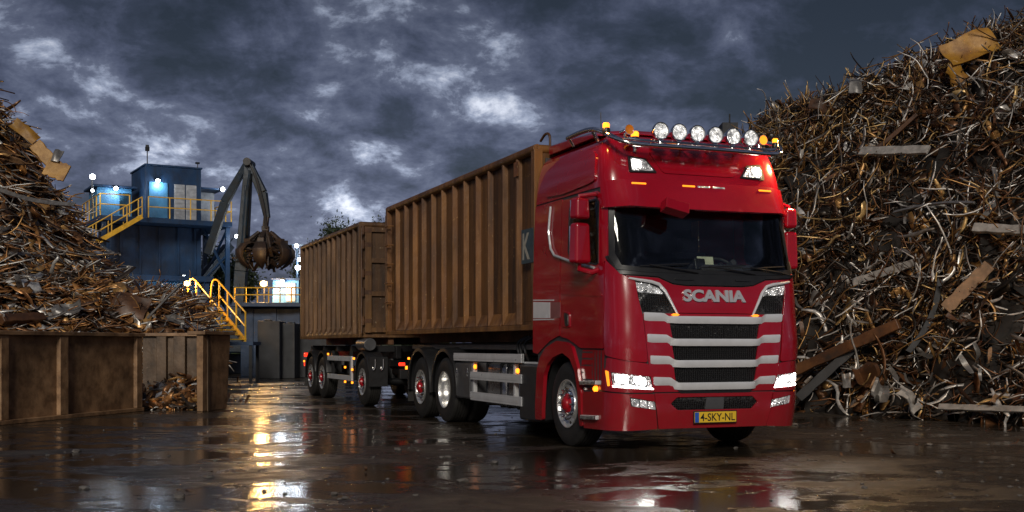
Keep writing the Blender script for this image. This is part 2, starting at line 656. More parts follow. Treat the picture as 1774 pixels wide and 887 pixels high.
nt.links.new(dx.outputs[0], cx.inputs[0])
nt.links.new(dy.outputs[0], cx.inputs[1])
cx.inputs[2].default_value = 1.7
cn1 = noise(nt, 3.0, 10, .58, cx.outputs[0], .1)
cn2 = noise(nt, 9.5, 9, .64, cx.outputs[0], .2)


def blob(px, py, rad):
    d = (at(px, py, 100) - Vector((0, 0, CAMH))).normalized()
    dp = nd(nt, 'ShaderNodeVectorMath', operation='DOT_PRODUCT')
    nt.links.new(tc.outputs['Generated'], dp.inputs[0])
    dp.inputs[1].default_value = d
    mr = nd(nt, 'ShaderNodeMapRange', interpolation_type='SMOOTHSTEP')
    mr.inputs['From Min'].default_value = math.cos(rad)
    mr.inputs['From Max'].default_value = 1.0
    nt.links.new(dp.outputs['Value'], mr.inputs['Value'])
    return mr.outputs['Result']


acc = None
for px, py, rr, g in ((230, 190, .075, .9), (480, 100, .08, .9), (590, 215, .08, .8), (700, 130, .11, .95), (830, 245, .12, .75), (1090, 40, .07, .9),
                      (530, 270, .13, .5), (640, 340, .12, .3), (150, 320, .13, .5), (40, 170, .09, .45), (350, 250, .12, .4), (1220, 190, .09, .7), (480, 390, .14, .3),
                      (300, 60, .15, -.7), (900, 120, .13, -.5), (1350, 70, .22, -.9), (80, 50, .13, -.6), (400, 160, .08, -.4), (620, 40, .12, -.5), (760, 330, .07, -.4), (1650, 30, .3, -.7)):
    bo = blob(px, py, rr)
    ml = nd(nt, 'ShaderNodeMath', operation='MULTIPLY')
    ml.inputs[1].default_value = g
    nt.links.new(bo, ml.inputs[0])
    if acc is None:
        acc = ml.outputs[0]
    else:
        ad = nd(nt, 'ShaderNodeMath', operation='ADD')
        nt.links.new(acc, ad.inputs[0])
        nt.links.new(ml.outputs[0], ad.inputs[1])
        acc = ad.outputs[0]
# thickness of the cloud: noise minus the openings
c1 = nd(nt, 'ShaderNodeMath', operation='MULTIPLY_ADD')
c1.inputs[1].default_value = 1.15
nt.links.new(cn1.outputs['Fac'], c1.inputs[0])
c2 = nd(nt, 'ShaderNodeMath', operation='MULTIPLY_ADD')
c2.inputs[1].default_value = 1.0
c2.inputs[2].default_value = -.56
nt.links.new(cn2.outputs['Fac'], c2.inputs[0])
nt.links.new(c2.outputs[0], c1.inputs[2])
c3 = nd(nt, 'ShaderNodeMath', operation='MULTIPLY_ADD')
c3.inputs[1].default_value = .085
nt.links.new(acc, c3.inputs[0])
nt.links.new(c1.outputs[0], c3.inputs[2])
cl = ramp(nt, [(.32, (.13, .165, .31)), (.46, (.30, .355, .66)), (.57, (.64, .73, 1.28)), (.665, (1.08, 1.22, 1.9)), (.75, (3.0, 3.4, 4.6)), (.87, (7.4, 7.8, 9.0))])
nt.links.new(c3.outputs[0], cl.inputs['Fac'])
# low sky a little lighter and more violet, high sky darker
hz = nd(nt, 'ShaderNodeMapRange')
hz.inputs['From Min'].default_value = .02
hz.inputs['From Max'].default_value = .30
hz.inputs['To Min'].default_value = 1.5
hz.inputs['To Max'].default_value = .62
nt.links.new(sx.outputs['Z'], hz.inputs['Value'])
hm = nd(nt, 'ShaderNodeVectorMath', operation='SCALE')
nt.links.new(cl.outputs['Color'], hm.inputs[0])
nt.links.new(hz.outputs['Result'], hm.inputs['Scale'])
skm = nd(nt, 'ShaderNodeMix', data_type='RGBA')
skm.inputs['Factor'].default_value = .05
nt.links.new(hm.outputs[0], skm.inputs[6])
nt.links.new(sky.outputs[0], skm.inputs[7])
nt.links.new(skm.outputs[2], bg.inputs['Color'])

sun = bpy.data.lights.new('sun', 'SUN')
sun.energy = 2.0
sun.angle = R(14)
sun.color = (1, .93, .82)
so = bpy.data.objects.new('sun', sun)
COL.objects.link(so)
sd = Vector((math.sin(SUN_AZ) * math.cos(SUN_EL), math.cos(SUN_AZ) * math.cos(SUN_EL), math.sin(SUN_EL)))
so.rotation_euler = (-sd).to_track_quat('-Z', 'Y').to_euler()

S.view_settings.view_transform = 'Standard'
S.view_settings.look = 'None'
S.view_settings.exposure = 0.
S.view_settings.gamma = 1
S.cycles.use_denoising = True
S.cycles.sample_clamp_indirect = 6
S.cycles.max_bounces = 6
S.cycles.transparent_max_bounces = 12


# ------------------------------------------------------------------ ground
g = MB().add([(-700, -60, 0), (700, -60, 0), (700, 1500, 0), (-700, 1500, 0)], [(0, 1, 2, 3)])
tag(g.build('ground', M['wet_ground'] if 'wet_ground' in M else wet_ground(), fix=False, smooth=False), kind='structure')

# ------------------------------------------------------------------ the cab's curved skin: s runs round the cab from the front centre, z up
XC, LF, NE = .45, 1.9, 6.5
XF = [(.2, 1.17), (.6, 1.245), (1.0, 1.265), (1.6, 1.25), (2.05, 1.2), (2.25, 1.13), (2.8, .98), (3.12, .92), (3.3, .88), (3.55, .78), (3.67, .70), (3.74, .58), (3.78, .42)]
WW = [(.2, 1.245), (.5, 1.265), (1.5, 1.27), (2.0, 1.268), (2.25, 1.26), (2.8, 1.245), (3.2, 1.22), (3.55, 1.16), (3.67, 1.10), (3.74, 1.0), (3.78, .87)]


def itp(T, z):
    if z <= T[0][0]:
        return T[0][1]
    if z >= T[-1][0]:
        return T[-1][1]
    i = 0
    while T[i + 1][0] < z:
        i += 1
    z0, a = T[i]
    z1, b = T[i + 1]
    d = (b - a) / (z1 - z0)
    dl = d if i == 0 else (a - T[i - 1][1]) / (z0 - T[i - 1][0])
    dr = d if i + 2 >= len(T) else (T[i + 2][1] - b) / (T[i + 2][0] - z1)
    lim = lambda p, q: 0 if p * q <= 0 else 2 * p * q / (p + q)
    m0 = lim(d, dl) if i else d
    m1 = lim(d, dr) if i + 2 < len(T) else d
    h = z1 - z0
    t = (z - z0) / h
    return (2 * t**3 - 3 * t * t + 1) * a + (t**3 - 2 * t * t + t) * h * m0 + (3 * t * t - 2 * t**3) * b + (t**3 - t * t) * h * m1


_cv = {}


def curve(z):
    k = round(z * 1000)
    if k in _cv:
        return _cv[k]
    a = itp(XF, z) - XC
    w_ = itp(WW, z)
    L = []
    A = 0
    p = None
    n = 96
    for i in range(n + 1):
        f = PI / 2 * i / n
        c, s_ = math.cos(f), math.sin(f)
        r = (abs(c)**NE + s_**NE)**(-1 / NE)
        q = (XC + a * c * r, w_ * s_ * r)
        if p:
            A += math.hypot(q[0] - p[0], q[1] - p[1])
        L.append((A,) + q)
        p = q
    _cv[k] = ([(l / A * LF, x, y) for l, x, y in L], w_)
    return _cv[k]


def P0(s, z):
    L, w_ = curve(z)
    a = abs(s)
    sg = 1 if s >= 0 else -1
    if a >= LF:
        return Vector((XC - (a - LF), sg * w_, z))
    lo, hi = 0, len(L) - 1
    while hi - lo > 1:
        m = (lo + hi) // 2
        if L[m][0] <= a:
            lo = m
        else:
            hi = m
    t = (a - L[lo][0]) / (L[hi][0] - L[lo][0])
    return Vector((L[lo][1] + t * (L[hi][1] - L[lo][1]), sg * (L[lo][2] + t * (L[hi][2] - L[lo][2])), z))


def NRM(s, z):
    e = .02
    a = P0(s + e, z) - P0(s - e, z)
    zz = min(z, 3.76)
    b = P0(s, zz + e) - P0(s, zz - e)
    return a.cross(b).normalized()


def P(s, z, off=0.):
    return P0(s, z) + NRM(s, z) * off


def dense(poly, step=.05):
    out = []
    n = len(poly)
    for i in range(n):
        a, b = Vector(poly[i]).to_2d(), Vector(poly[(i + 1) % n]).to_2d()
        k = max(1, int((b - a).length / step))
        for j in range(k):
            out.append(a + (b - a) * j / k)
    return out


def rnd(poly, r, k=4):
    """round the corners of a 2d outline"""
    out = []
    n = len(poly)
    for i in range(n):
        p, q, t = (Vector(poly[i - 1]).to_2d(), Vector(poly[i]).to_2d(), Vector(poly[(i + 1) % n]).to_2d())
        a, b = p - q, t - q
        rr = min(r, a.length * .45, b.length * .45)
        a0, b0 = q + a.normalized() * rr, q + b.normalized() * rr
        for j in range(k + 1):
            u = j / k
            out.append(a0 * (1 - u)**2 + q * 2 * u * (1 - u) + b0 * u * u)
    return out


def inside(p, poly):
    c = False
    n = len(poly)
    j = n - 1
    for i in range(n):
        a, b = poly[i], poly[j]
        if (a[1] > p[1]) != (b[1] > p[1]) and p[0] < (b[0] - a[0]) * (p[1] - a[1]) / (b[1] - a[1]) + a[0]:
            c = not c
        j = i
    return c


def mir(poly):
    return [(-p[0], p[1]) for p in poly][::-1]


def patch(poly, holes=(), off=.012, thick=.012, grid=.07, step=.05, fn=None):
    """a panel of sheet that follows the cab's skin; off may be a function of (s, z)"""
    fn = fn or P
    loops = [dense(poly, step)] + [dense(h_, step) for h_ in holes]
    pts, edges = [], []
    for lp in loops:
        o = len(pts)
        pts += lp
        edges += [(o + i, o + (i + 1) % len(lp)) for i in range(len(lp))]
    x0 = min(p[0] for p in loops[0]); x1 = max(p[0] for p in loops[0])
    y0 = min(p[1] for p in loops[0]); y1 = max(p[1] for p in loops[0])
    nb = len(pts)
    bpts = np.array([(p[0], p[1]) for p in pts])
    nx, ny = int((x1 - x0) / grid) + 1, int((y1 - y0) / grid) + 1
    for i in range(1, nx + 1):
        for j in range(1, ny + 1):
            q = (x0 + i * grid, y0 + j * grid)
            if q[0] < x1 and q[1] < y1 and inside(q, loops[0]) and not any(inside(q, h_) for h_ in loops[1:]):
                if np.min(np.hypot(bpts[:, 0] - q[0], bpts[:, 1] - q[1])) > grid * .45:
                    pts.append(Vector(q))
    r = delaunay_2d_cdt([Vector((p[0], p[1])) for p in pts], edges, [], 0, 1e-5)
    vs2, tris = r[0], []
    for f in r[2]:
        c = sum((vs2[i] for i in f), Vector((0, 0))) / len(f)
        if inside(c, loops[0]) and not any(inside(c, h_) for h_ in loops[1:]):
            a, b, d = (vs2[i] for i in f[:3])
            if (b - a).cross(d - a) < 0:
                f = f[::-1]
            tris.append(tuple(f))
    of = off if callable(off) else (lambda s, z: off)
    n = len(vs2)
    vo = [fn(v[0], v[1], of(v[0], v[1])) for v in vs2]
    if not thick:
        return vo, tris
    vi = [fn(v[0], v[1], of(v[0], v[1]) - thick) for v in vs2]
    cnt = {}
    for f in tris:
        for i in range(3):
            cnt[(f[i], f[(i + 1) % 3])] = 1
    sides = [(b, a, n + a, n + b) for (a, b) in cnt if (b, a) not in cnt]
    return vo + vi, tris + [tuple(n + i for i in f[::-1]) for f in tris] + sides


def panel(name, poly, mat, parent, off=.012, thick=.012, holes=(), bevel=.005, grid=.07, step=.05, ang=40):
    vs, fs = patch(poly, holes, off, thick, grid, step)
    return MB().add(vs, fs).build(name, mat, parent, bevel=bevel, fix=False, ang=ang)


def both(name, poly, mat, parent, **k):
    a = panel(name, poly, mat, parent, **k)
    if 'holes' in k:
        k['holes'] = [mir(h_) for h_ in k['holes']]
    b = panel(name, mir(poly), mat, parent, **k)
    return a, b


def shell_line(pts, off, r, n=8):
    d = []
    for i in range(len(pts) - 1):
        a, b = Vector(pts[i]).to_2d(), Vector(pts[i + 1]).to_2d()
        k = max(1, int((b - a).length / .05))
        d += [a + (b - a) * j / k for j in range(k)]
    d.append(Vector(pts[-1]).to_2d())
    return [P(p[0], p[1], off) for p in d]


def neg(poly):
    """outline given on the s>0 side -> near side (s<0)"""
    return mir(poly)


# ------------------------------------------------------------------ truck
TH = math.atan(783 / 1958)
HEAD = Vector((math.sin(TH), -math.cos(TH), 0))
TLEFT = Vector((math.cos(TH), math.sin(TH), 0))
ORG = Vector((1.894, 14.332, 0))
RZ = math.atan2(HEAD.y, HEAD.x)


def tw(x, y, z):
    return ORG + HEAD * x + TLEFT * y + Vector((0, 0, z))


T = empty('truck', ORG, RZ, 'red lorry with lit headlamps and a row of round roof lamps', 'truck')

# outlines, right half (s > 0), mirrored for the other side
WIN = [(1.53, 2.20), (1.60, 2.185), (2.33, 2.31), (2.40, 2.40), (2.40, 2.93), (2.33, 2.99), (1.58, 2.965), (1.53, 2.92)]
WS = [(-1.335, 2.86), (-1.295, 2.30), (-1.20, 2.15), (-.9, 2.122), (0, 2.11), (.9, 2.122), (1.20, 2.15), (1.295, 2.30), (1.335, 2.86)]
ARCH_IN = [(3.17, .29), (3.07, .87), (2.97, 1.0), (2.79, 1.10), (2.50, 1.16), (2.28, 1.09), (2.13, .93), (2.06, .7), (2.03, .29)]
ARCH_OUT = [(3.39, .29), (3.30, .94), (3.20, 1.09), (3.02, 1.22), (2.68, 1.31), (2.40, 1.295), (2.22, 1.235), (2.06, .99), (1.98, .7), (1.95, .29)]

sh = [(-3.5, 3.78), (-3.5, 1.15), (-3.36, 1.15), (-3.36, .32)] + [(-s, z) for s, z in ARCH_IN] + [(-1.97, .32)]
outl = sh + [(-s, z) for s, z in sh][::-1]
vs, fs = patch(outl, [WS, WIN, mir(WIN)], 0., 0., .08, .06)
cab = MB().add(vs, fs)
n0 = len(cab.v)
top = [P(-3.5 + 7 * i / 90, 3.78, 0) for i in range(91)]
cab.add(top + [Vector((-.3, 0, 3.80))], [(i, i + 1, 91) for i in range(90)] + [(90, 0, 91)])
cab.bb(-1.16, -1.148, -1.1, 1.1, 1.15, 3.74)
cab.build('cab_shell', M['interior'], T, fix=False, ang=60)

# roof and upper cab
UP = [(-3.49, 3.775), (-3.49, 3.10), (-1.52, 3.10), (-1.30, 3.155), (1.30, 3.155), (1.52, 3.10), (3.49, 3.10), (3.49, 3.775)]
vs, fs = patch(UP, [], .012, .02, .07, .06)
up = MB().add(vs, fs)
top = [P(-3.49 + 6.98 * i / 90, 3.775, .012) for i in range(91)]
up.add(top + [Vector((-.3, 0, 3.815))], [(i, i + 1, 91) for i in range(90)] + [(90, 0, 91)])
up.build('roof', M['red'], T, fix=False, ang=50)
both('roof_side_panel', rnd([(1.66, 3.19), (1.74, 3.50), (1.92, 3.58), (2.62, 3.655), (3.02, 3.58), (3.10, 3.44), (3.12, 3.16), (2.6, 3.135), (1.9, 3.165)], .06), M['red'], T, off=.034, thick=.03, bevel=.012)
panel('roof_front_panel', rnd([(-.85, 3.545), (-.60, 3.275), (.60, 3.275), (.85, 3.545)], .06), M['red'], T, off=.026, thick=.02, bevel=.008)
# air deflector on the roof
dm = MB()
prof = [(.50, 3.80), (.42, 3.86), (-.2, 3.96), (-.98, 4.01), (-1.02, 3.97), (-1.02, 3.80)]
n = 13
vs = []
for i in range(n):
    u = -1 + 2 * i / (n - 1)
    k = 1 - .45 * abs(u)**6
    for x, z in prof:
        vs.append((x - .12 * abs(u)**4, 1.06 * u, 3.74 + (z - 3.74) * k))
m_ = len(prof)
dm.add(vs, [(i * m_ + j, i * m_ + (j + 1) % m_, (i + 1) * m_ + (j + 1) % m_, (i + 1) * m_ + j) for i in range(n - 1) for j in range(m_)] + [tuple(range(m_)), tuple(range((n - 1) * m_, n * m_))[::-1]])
dm.build('roof_deflector', M['red'], T, bevel=.012, ang=40)

# sun visor over the windscreen
def vis_off(s, z):
    a = abs(s)
    k = min(1, max(0, (1.5 - a) / .35))
    return .03 + (.115 * (1 - (z - 2.8) / .5) + .02) * k
VIS = [(-1.525, 3.155), (-1.50, 2.845), (-1.3, 2.825), (-.9, 2.81), (0, 2.803), (.9, 2.81), (1.3, 2.825), (1.50, 2.845), (1.525, 3.155), (1.2, 3.16), (0, 3.165), (-1.2, 3.16)]
vsr = panel('sun_visor', rnd(VIS, .05, 3), M['red'], T, off=vis_off, thick=.05, bevel=.012)
for a, b in ((-1.13, -.92), (-.345, -.145), (-.10, .10), (.145, .345), (.92, 1.13)):
    panel('visor_marker_lamp', [(a, 3.098), (b, 3.098), (b, 3.118), (a, 3.118)], M['amberdim' if abs(a) > .3 else 'lens'], T, off=lambda s, z: vis_off(s, z) + .008, thick=.012, bevel=.003)

# upper lamps in the roof front
TL = [(1.19, 3.46), (.90, 3.435), (.70, 3.272), (1.14, 3.262)]
for sgn in (0, 1):
    f = (lambda q: q) if sgn else mir
    hs = panel('upper_lamp', rnd(f(TL), .025), M['black'], T, off=.03, thick=.03)
    c = (sum(p[0] for p in TL) / 4, sum(p[1] for p in TL) / 4)
    q = [(c[0] + (p[0] - c[0]) * .8, c[1] + (p[1] - c[1]) * .78) for p in TL]
    panel('lamp_lens', rnd(f(q), .02), M['lens'], hs, off=.036, thick=.012)
    q = [(1.13, 3.42), (.99, 3.408), (.95, 3.32), (1.10, 3.31)]
    panel('lamp_bulb', rnd(f(q), .03), M['headdim'], hs, off=.040, thick=.008)

# windscreen and pillars
wo = [(-1.385, 2.87), (-1.345, 2.29), (-1.235, 2.115), (-.9, 2.085), (0, 2.075), (.9, 2.085), (1.235, 2.115), (1.345, 2.29), (1.385, 2.87)]
wsg = panel('windscreen', WS, M['glass'], T, off=.004, thick=.006, bevel=0)
panel('windscreen_seal', wo, M['black'], wsg, off=.014, thick=.016, holes=[[(s * .985, 2.125 + (z - 2.11) * .985) for s, z in WS]])
both('pillar', [(1.395, 2.86), (1.36, 2.30), (1.385, 2.22), (1.50, 2.20), (1.515, 2.85)], M['red'], T, off=.016, thick=.016)
# cowl below the windscreen, wipers
COWL = [(-1.36, 2.28), (-1.24, 2.105), (-.9, 2.078), (0, 2.07), (.9, 2.078), (1.24, 2.105), (1.36, 2.28), (1.40, 2.27), (1.19, 2.06), (.74, 2.035), (.55, 1.962), (.38, 1.945), (-.38, 1.945), (-.55, 1.962), (-.74, 2.035), (-1.19, 2.06), (-1.40, 2.27)]
cw = panel('cowl', COWL, M['black'], T, off=.024, thick=.03)
for a, b in ((-.52, -.27), (.30, .52)):
    panel('cowl_grip', rnd([(a, 2.0), (b, 2.0), (b, 2.03), (a, 2.03)], .012), M['black'], cw, off=.036, thick=.012)
for s0, s1 in ((-.95, -.15), (-.15, .55), (.45, 1.1)):
    wp = MB()
    wp.tube([P(s0 + .75, 2.085, .03), P(s0 + .5, 2.11, .05), P(s0 + .1, 2.155, .045)], .010, 6)
    wp.tube([P(s0 - .02 + .06 * i, 2.145 + .004 * i, .03) for i in range(12)], .009, 6)
    wp.build('wiper', M['black'], T)

# bonnet panel with lettering
HOOD = [(1.155, 2.045), (.735, 2.02), (.545, 1.948), (.38, 1.932), (-.38, 1.932), (-.545, 1.948), (-.735, 2.02), (-1.155, 2.045), (-1.02, 2.0), (-.735, 1.962), (-.635, 1.86), (-.505, 1.622), (.505, 1.622), (.635, 1.86), (.735, 1.962), (1.02, 2.0)]
hood = panel('bonnet_panel', HOOD, M['red'], T, off=.022, thick=.025, bevel=.006)
for sg in (-1, 1):
    ln = [(sg * s, z) for s, z in ((1.10, 2.012), (1.0, 1.995), (.83, 1.972), (.735, 1.945), (.66, 1.87), (.60, 1.77), (.50, 1.60))]
    a = MB()
    pts = shell_line(ln, .03, .016)
    a.tube(pts, [.012 + .008 * math.sin(PI * i / (len(pts) - 1)) for i in range(len(pts))], 8)
    a.build('bonnet_trim', M['silver'], T)
vs, fs = text_mesh('SCANIA', .042)
fv = []
for u, v, zz in vs:
    fv.append((u, v))
lm = MB()
x0, x1, z0, z1 = -.425, .415, 1.752, 1.892
front_v = [P(x0 + (x1 - x0) * u, z0 + (z1 - z0) * v, .042) for u, v in fv]
back_v = [P(x0 + (x1 - x0) * u, z0 + (z1 - z0) * v, .020) for u, v in fv]
nn = len(fv)
ed = {}
for f in fs:
    for i in range(len(f)):
        ed[(f[i], f[(i + 1) % len(f)])] = 1
lm.add(front_v + back_v, fs + [(b, a, nn + a, nn + b) for (a, b) in ed if (b, a) not in ed])
lm.build('lettering', M['letters'], hood, smooth=False, bevel=.003)

# dark corner lamps either side of the bonnet
CL = [(1.045, 1.985), (.86, 1.962), (.735, 1.925), (.665, 1.845), (.60, 1.74), (.53, 1.632), (.93, 1.634), (.985, 1.80)]
for f in (mir, lambda q: q):
    c = panel('corner_grille', f(CL), M['mesh'], T, off=.006, thick=.012)
    panel('lamp_lens', rnd(f([(1.03, 1.968), (.86, 1.948), (.735, 1.905), (.67, 1.835), (.985, 1.855)]), .02), M['lens'], c, off=.016, thick=.012)
for sg in (-1, 1):
    q = [(sg * (.53 + dx_), 1.60 + dz_) for dx_, dz_ in ((.055, 0), (.03, .014), (-.02, .014), (-.045, 0), (-.02, -.014), (.03, -.014))]
    panel('grille_marker_lamp', q if sg < 0 else q, M['amberdim'], T, off=.05, thick=.03)

# grille: red sides, black mesh, silver slats
GR = [[(.605, 1.515), (.565, 1.32), (-.565, 1.32), (-.605, 1.515)], [(.575, 1.255), (.54, 1.07), (-.54, 1.07), (-.575, 1.255)], [(.555, 1.005), (.52, .80), (-.52, .80), (-.555, 1.005)]]
GO = [(.93, 1.615), (.90, 1.35), (.865, 1.05), (.80, .72), (-.80, .72), (-.865, 1.05), (-.90, 1.35), (-.93, 1.615)]
panel('grille_surround', GO, M['red'], T, off=.020, thick=.03, holes=[rnd(q, .03) for q in GR], bevel=.006)
for q in GR:
    panel('grille', [(s * 1.02, z) for s, z in q], M['mesh'], T, off=.004, thick=.01, bevel=0)
panel('grille', [(.50, .735), (.46, .70), (-.46, .70), (-.50, .735)], M['black'], T, off=.026, thick=.01, bevel=0)


def slat(zo, zc, so, si, h_=.092):
    """outer wings high, middle run lower and further forward"""
    up_, lo_ = zo + h_ / 2, zo - h_ / 2
    poly = [(so, up_), (si + .075, up_ - .008), (si + .02, up_ - .045), (si - .02, zc + .036), (-si + .02, zc + .036), (-si - .02, up_ - .045), (-si - .075, up_ - .008), (-so, up_),
            (-so + .005, lo_), (-si - .05, zc - .040), (-si + .1, zc - .048), (si - .1, zc - .048), (si + .05, zc - .040), (so - .005, lo_)]
    def of(s, z):
        k = min(1, max(0, (si + .06 - abs(s)) / .10))
        zz = zc if abs(s) < si else zo
        return .040 + .026 * k - .45 * max(0, zz - .008 - z) - .25 * max(0, z - zz - .022)
    panel('grille_slat', rnd(poly, .012, 2), M['silver'], T, off=of, thick=.04, bevel=.006, grid=.05)


slat(1.580, 1.548, .925, .605)
slat(1.335, 1.290, .885, .572)
slat(1.090, 1.045, .85, .545)
slat(.848, .790, .81, .525)

# corner panels, headlamp surrounds, bumper
CP = [(1.02, 1.985), (1.17, 2.05), (1.39, 2.24), (1.395, 1.30), (1.38, 1.14), (1.1, 1.075), (.88, 1.055), (.905, 1.28), (.94, 1.60), (.995, 1.82)]
both('corner_panel', rnd(CP, .04), M['red'], T, off=lambda s, z: .022 + .030 * math.exp(-((z - 1.25) / .28)**2) * max(0, 1 - abs(abs(s) - 1.1) / .5), thick=.03, bevel=.010)
HS = [(.86, 1.04), (1.36, 1.115), (1.38, .985), (1.46, .985), (1.47, .735), (1.1, .715), (.805, .715)]
HL = [(1.305, .948), (.838, .897), (.80, .742), (1.275, .772)]
both('headlamp_surround', rnd(HS, .03), M['red'], T, off=.024, thick=.03, holes=[HL], bevel=.007)
for f in (mir, lambda q: q):
    hl = panel('headlamp', f(HL), M['black'], T, off=.008, thick=.02)
    panel('reflector', rnd(f([(1.29, .94), (.85, .893), (.818, .765), (1.265, .79)]), .02), M['headglow'], hl, off=.012, thick=.006)
    for a, b in (((1.25, .925), (1.105, .815)), ((1.035, .90), (.90, .80))):
        q = rnd([(a[0], a[1]), (b[0], a[1] - .02), (b[0] - .01, b[1]), (a[0] - .015, b[1] + .012)], .05)
        panel('lamp_bulb', f(q), M['head'], hl, off=.020, thick=.008)
    panel('running_light', f([(1.272, .795), (.812, .765), (.806, .750), (1.268, .780)]), M['head'], hl, off=.024, thick=.01)
    panel('turn_signal', f(rnd([(1.375, .965), (1.325, .955), (1.305, .79), (1.335, .785)], .01)), M['amberdim'], T, off=.032, thick=.012)
BC = [(.79, .705), (.745, .30), (-.745, .30), (-.79, .705), (-.56, .705), (-.50, .672), (.50, .672), (.56, .705)]
INT = [(.585, .585), (.505, .655), (-.505, .655), (-.585, .585), (-.50, .512), (.50, .512)]
BC = [(.79, .705), (.745, .30), (-.745, .30), (-.79, .705)]
bc = panel('bumper', BC, M['red'], T, off=lambda s, z: .024 + (.02 if z < .5 else .02 * max(0, 1 - (z - .5) / .08)), thick=.03, holes=[rnd(INT, .02)], bevel=.007)
panel('intake_mesh', [(s * 1.01, z) for s, z in INT], M['mesh'], T, off=.004, thick=.01, bevel=0)
panel('radar_cover', rnd([(-.135, .515), (.115, .515), (.115, .65), (-.115, .65)], .012), M['greybox'], T, off=.028, thick=.02)
BO = [(.80, .70), (1.1, .70), (1.47, .72), (1.93, .70), (1.945, .27), (1.5, .278), (1.05, .285), (.755, .30)]
FG = [(1.085, .665), (.79, .612), (.775, .517), (1.07, .56)]
both('bumper_corner', rnd(BO, .02), M['red'], T, off=.030, thick=.03, holes=[FG], bevel=.007)
for f in (mir, lambda q: q):
    fl = panel('fog_lamp', f(FG), M['black'], T, off=.016, thick=.02)
    for k in range(3):
        a, b = 1.07 - k * .097, 1.07 - (k + 1) * .097 + .012
        panel('fog_lens', f([(a, .652 - k * .016), (b, .638 - k * .016), (b - .013, .548 - k * .014), (a - .013, .562 - k * .014)]), M['lens'], fl, off=.024, thick=.01)
# number plate
pl = MB().bb(1.282, 1.296, -.29, .27, .358, .482)
plo = pl.build('number_plate', M['plate'], T, bevel=.004)
MB().bb(1.2962, 1.2985, -.288, -.235, .362, .478).build('plate_band', M['plateblue'], plo)
MB().bb(1.276, 1.290, -.30, .28, .348, .492).build('plate_holder', M['black'], plo, bevel=.004)
vs, fs = text_mesh('4-SKY-NL', .012)
MB().add([(1.2985, -.215 + .465 * u, .375 + .09 * v) for u, v, _ in vs], fs).build('plate_lettering', M['ink'], plo, smooth=False, fix=False)

# doors, sleeper panels, wheel arches, entry steps
DOOR = [(1.41, 2.215), (1.515, 2.195), (1.53, 3.0), (1.6, 3.06), (2.62, 3.06), (2.60, 1.36), (2.40, 1.335), (2.20, 1.28), (2.02, 1.22), (1.41, 1.215)]
dn, df = both('door', rnd(DOOR, .03), M['red'], T, off=.020, thick=.025, holes=[WIN], bevel=.006)
for d_, f in ((dn, mir), (df, lambda q: q)):
    panel('window', f([(2.15 + (s - 2.15) * 1.03 - .012, 2.6 + (z - 2.6) * 1.03) for s, z in WIN]), M['sideglass'], d_, off=.002, thick=.006, bevel=0)
    panel('window_seal', f(WIN), M['black'], d_, off=.026, thick=.02, holes=[f([(1.965 + (s - 1.965) * .95, 2.58 + (z - 2.58) * .95) for s, z in WIN])], bevel=.003)
    hp = rnd(f([(2.62 - .06, 1.69), (2.31, 1.655), (2.295, 1.465), (2.50, 1.475)]), .04)
    ho = panel('door_handle', hp, M['red'], d_, off=.034, thick=.02)
    panel('grip', rnd(f([(2.45, 1.655), (2.345, 1.64), (2.325, 1.485), (2.41, 1.49)]), .03), M['black'], ho, off=.046, thick=.02)
    sg = -1 if f is mir else 1
    cr = MB()
    cr.tube(shell_line([(sg * s, z) for s, z in ((1.62, 2.155), (2.2, 2.255), (2.78, 2.385), (2.90, 2.48), (2.98, 2.70), (2.945, 3.02))], .036, .012), .017, 8)
    cr.build('window_trim', M['letters'], T)
both('door_crease', rnd([(1.45, 1.84), (2.58, 1.90), (2.58, 1.885), (1.45, 1.815)], .004), M['red'], T, off=.027, thick=.02, bevel=.004)
SL = [(2.635, 3.08), (3.49, 3.08), (3.49, 1.16), (3.33, 1.14), (3.16, 1.22), (2.95, 1.305), (2.70, 1.365), (2.625, 1.37)]
both('sleeper_panel', rnd(SL, .02), M['red'], T, off=.018, thick=.02, bevel=.006)
sp1, sp2 = both('stripe_decal', [(3.47, 1.825), (2.92, 1.80), (2.92, 1.60), (3.47, 1.61)], M['silver'], T, off=.0225, thick=.004, bevel=0)
both('stripe_decal', [(3.47, 1.855), (2.80, 1.83), (2.80, 1.815), (3.47, 1.84)], M['silver'], T, off=.0225, thick=.004, bevel=0)
both('stripe_decal', [(3.47, 1.598), (2.80, 1.588), (2.80, 1.575), (3.47, 1.582)], M['silver'], T, off=.0225, thick=.004, bevel=0)
both('stripe_decal', [(2.90, 1.80), (2.60, 1.79), (2.60, 1.60), (2.90, 1.602)], simple('faded_stripe', (.30, .10, .11), .35, .4, .1, 8), T, off=.0245, thick=.004, bevel=0)
ar = [(s, z) for s, z in ARCH_OUT] + [(s, z) for s, z in ARCH_IN][::-1]
both('wheel_arch', rnd(ar, .03, 3), M['red'], T, off=.045, thick=.05, bevel=.012)
STEP = [(1.42, 1.20), (2.0, 1.20), (2.04, .98), (1.955, .72), (1.49, .74), (1.44, 1.05)]
both('step_panel', rnd(STEP, .02), M['red'], T, off=.0, thick=.02, bevel=.005)
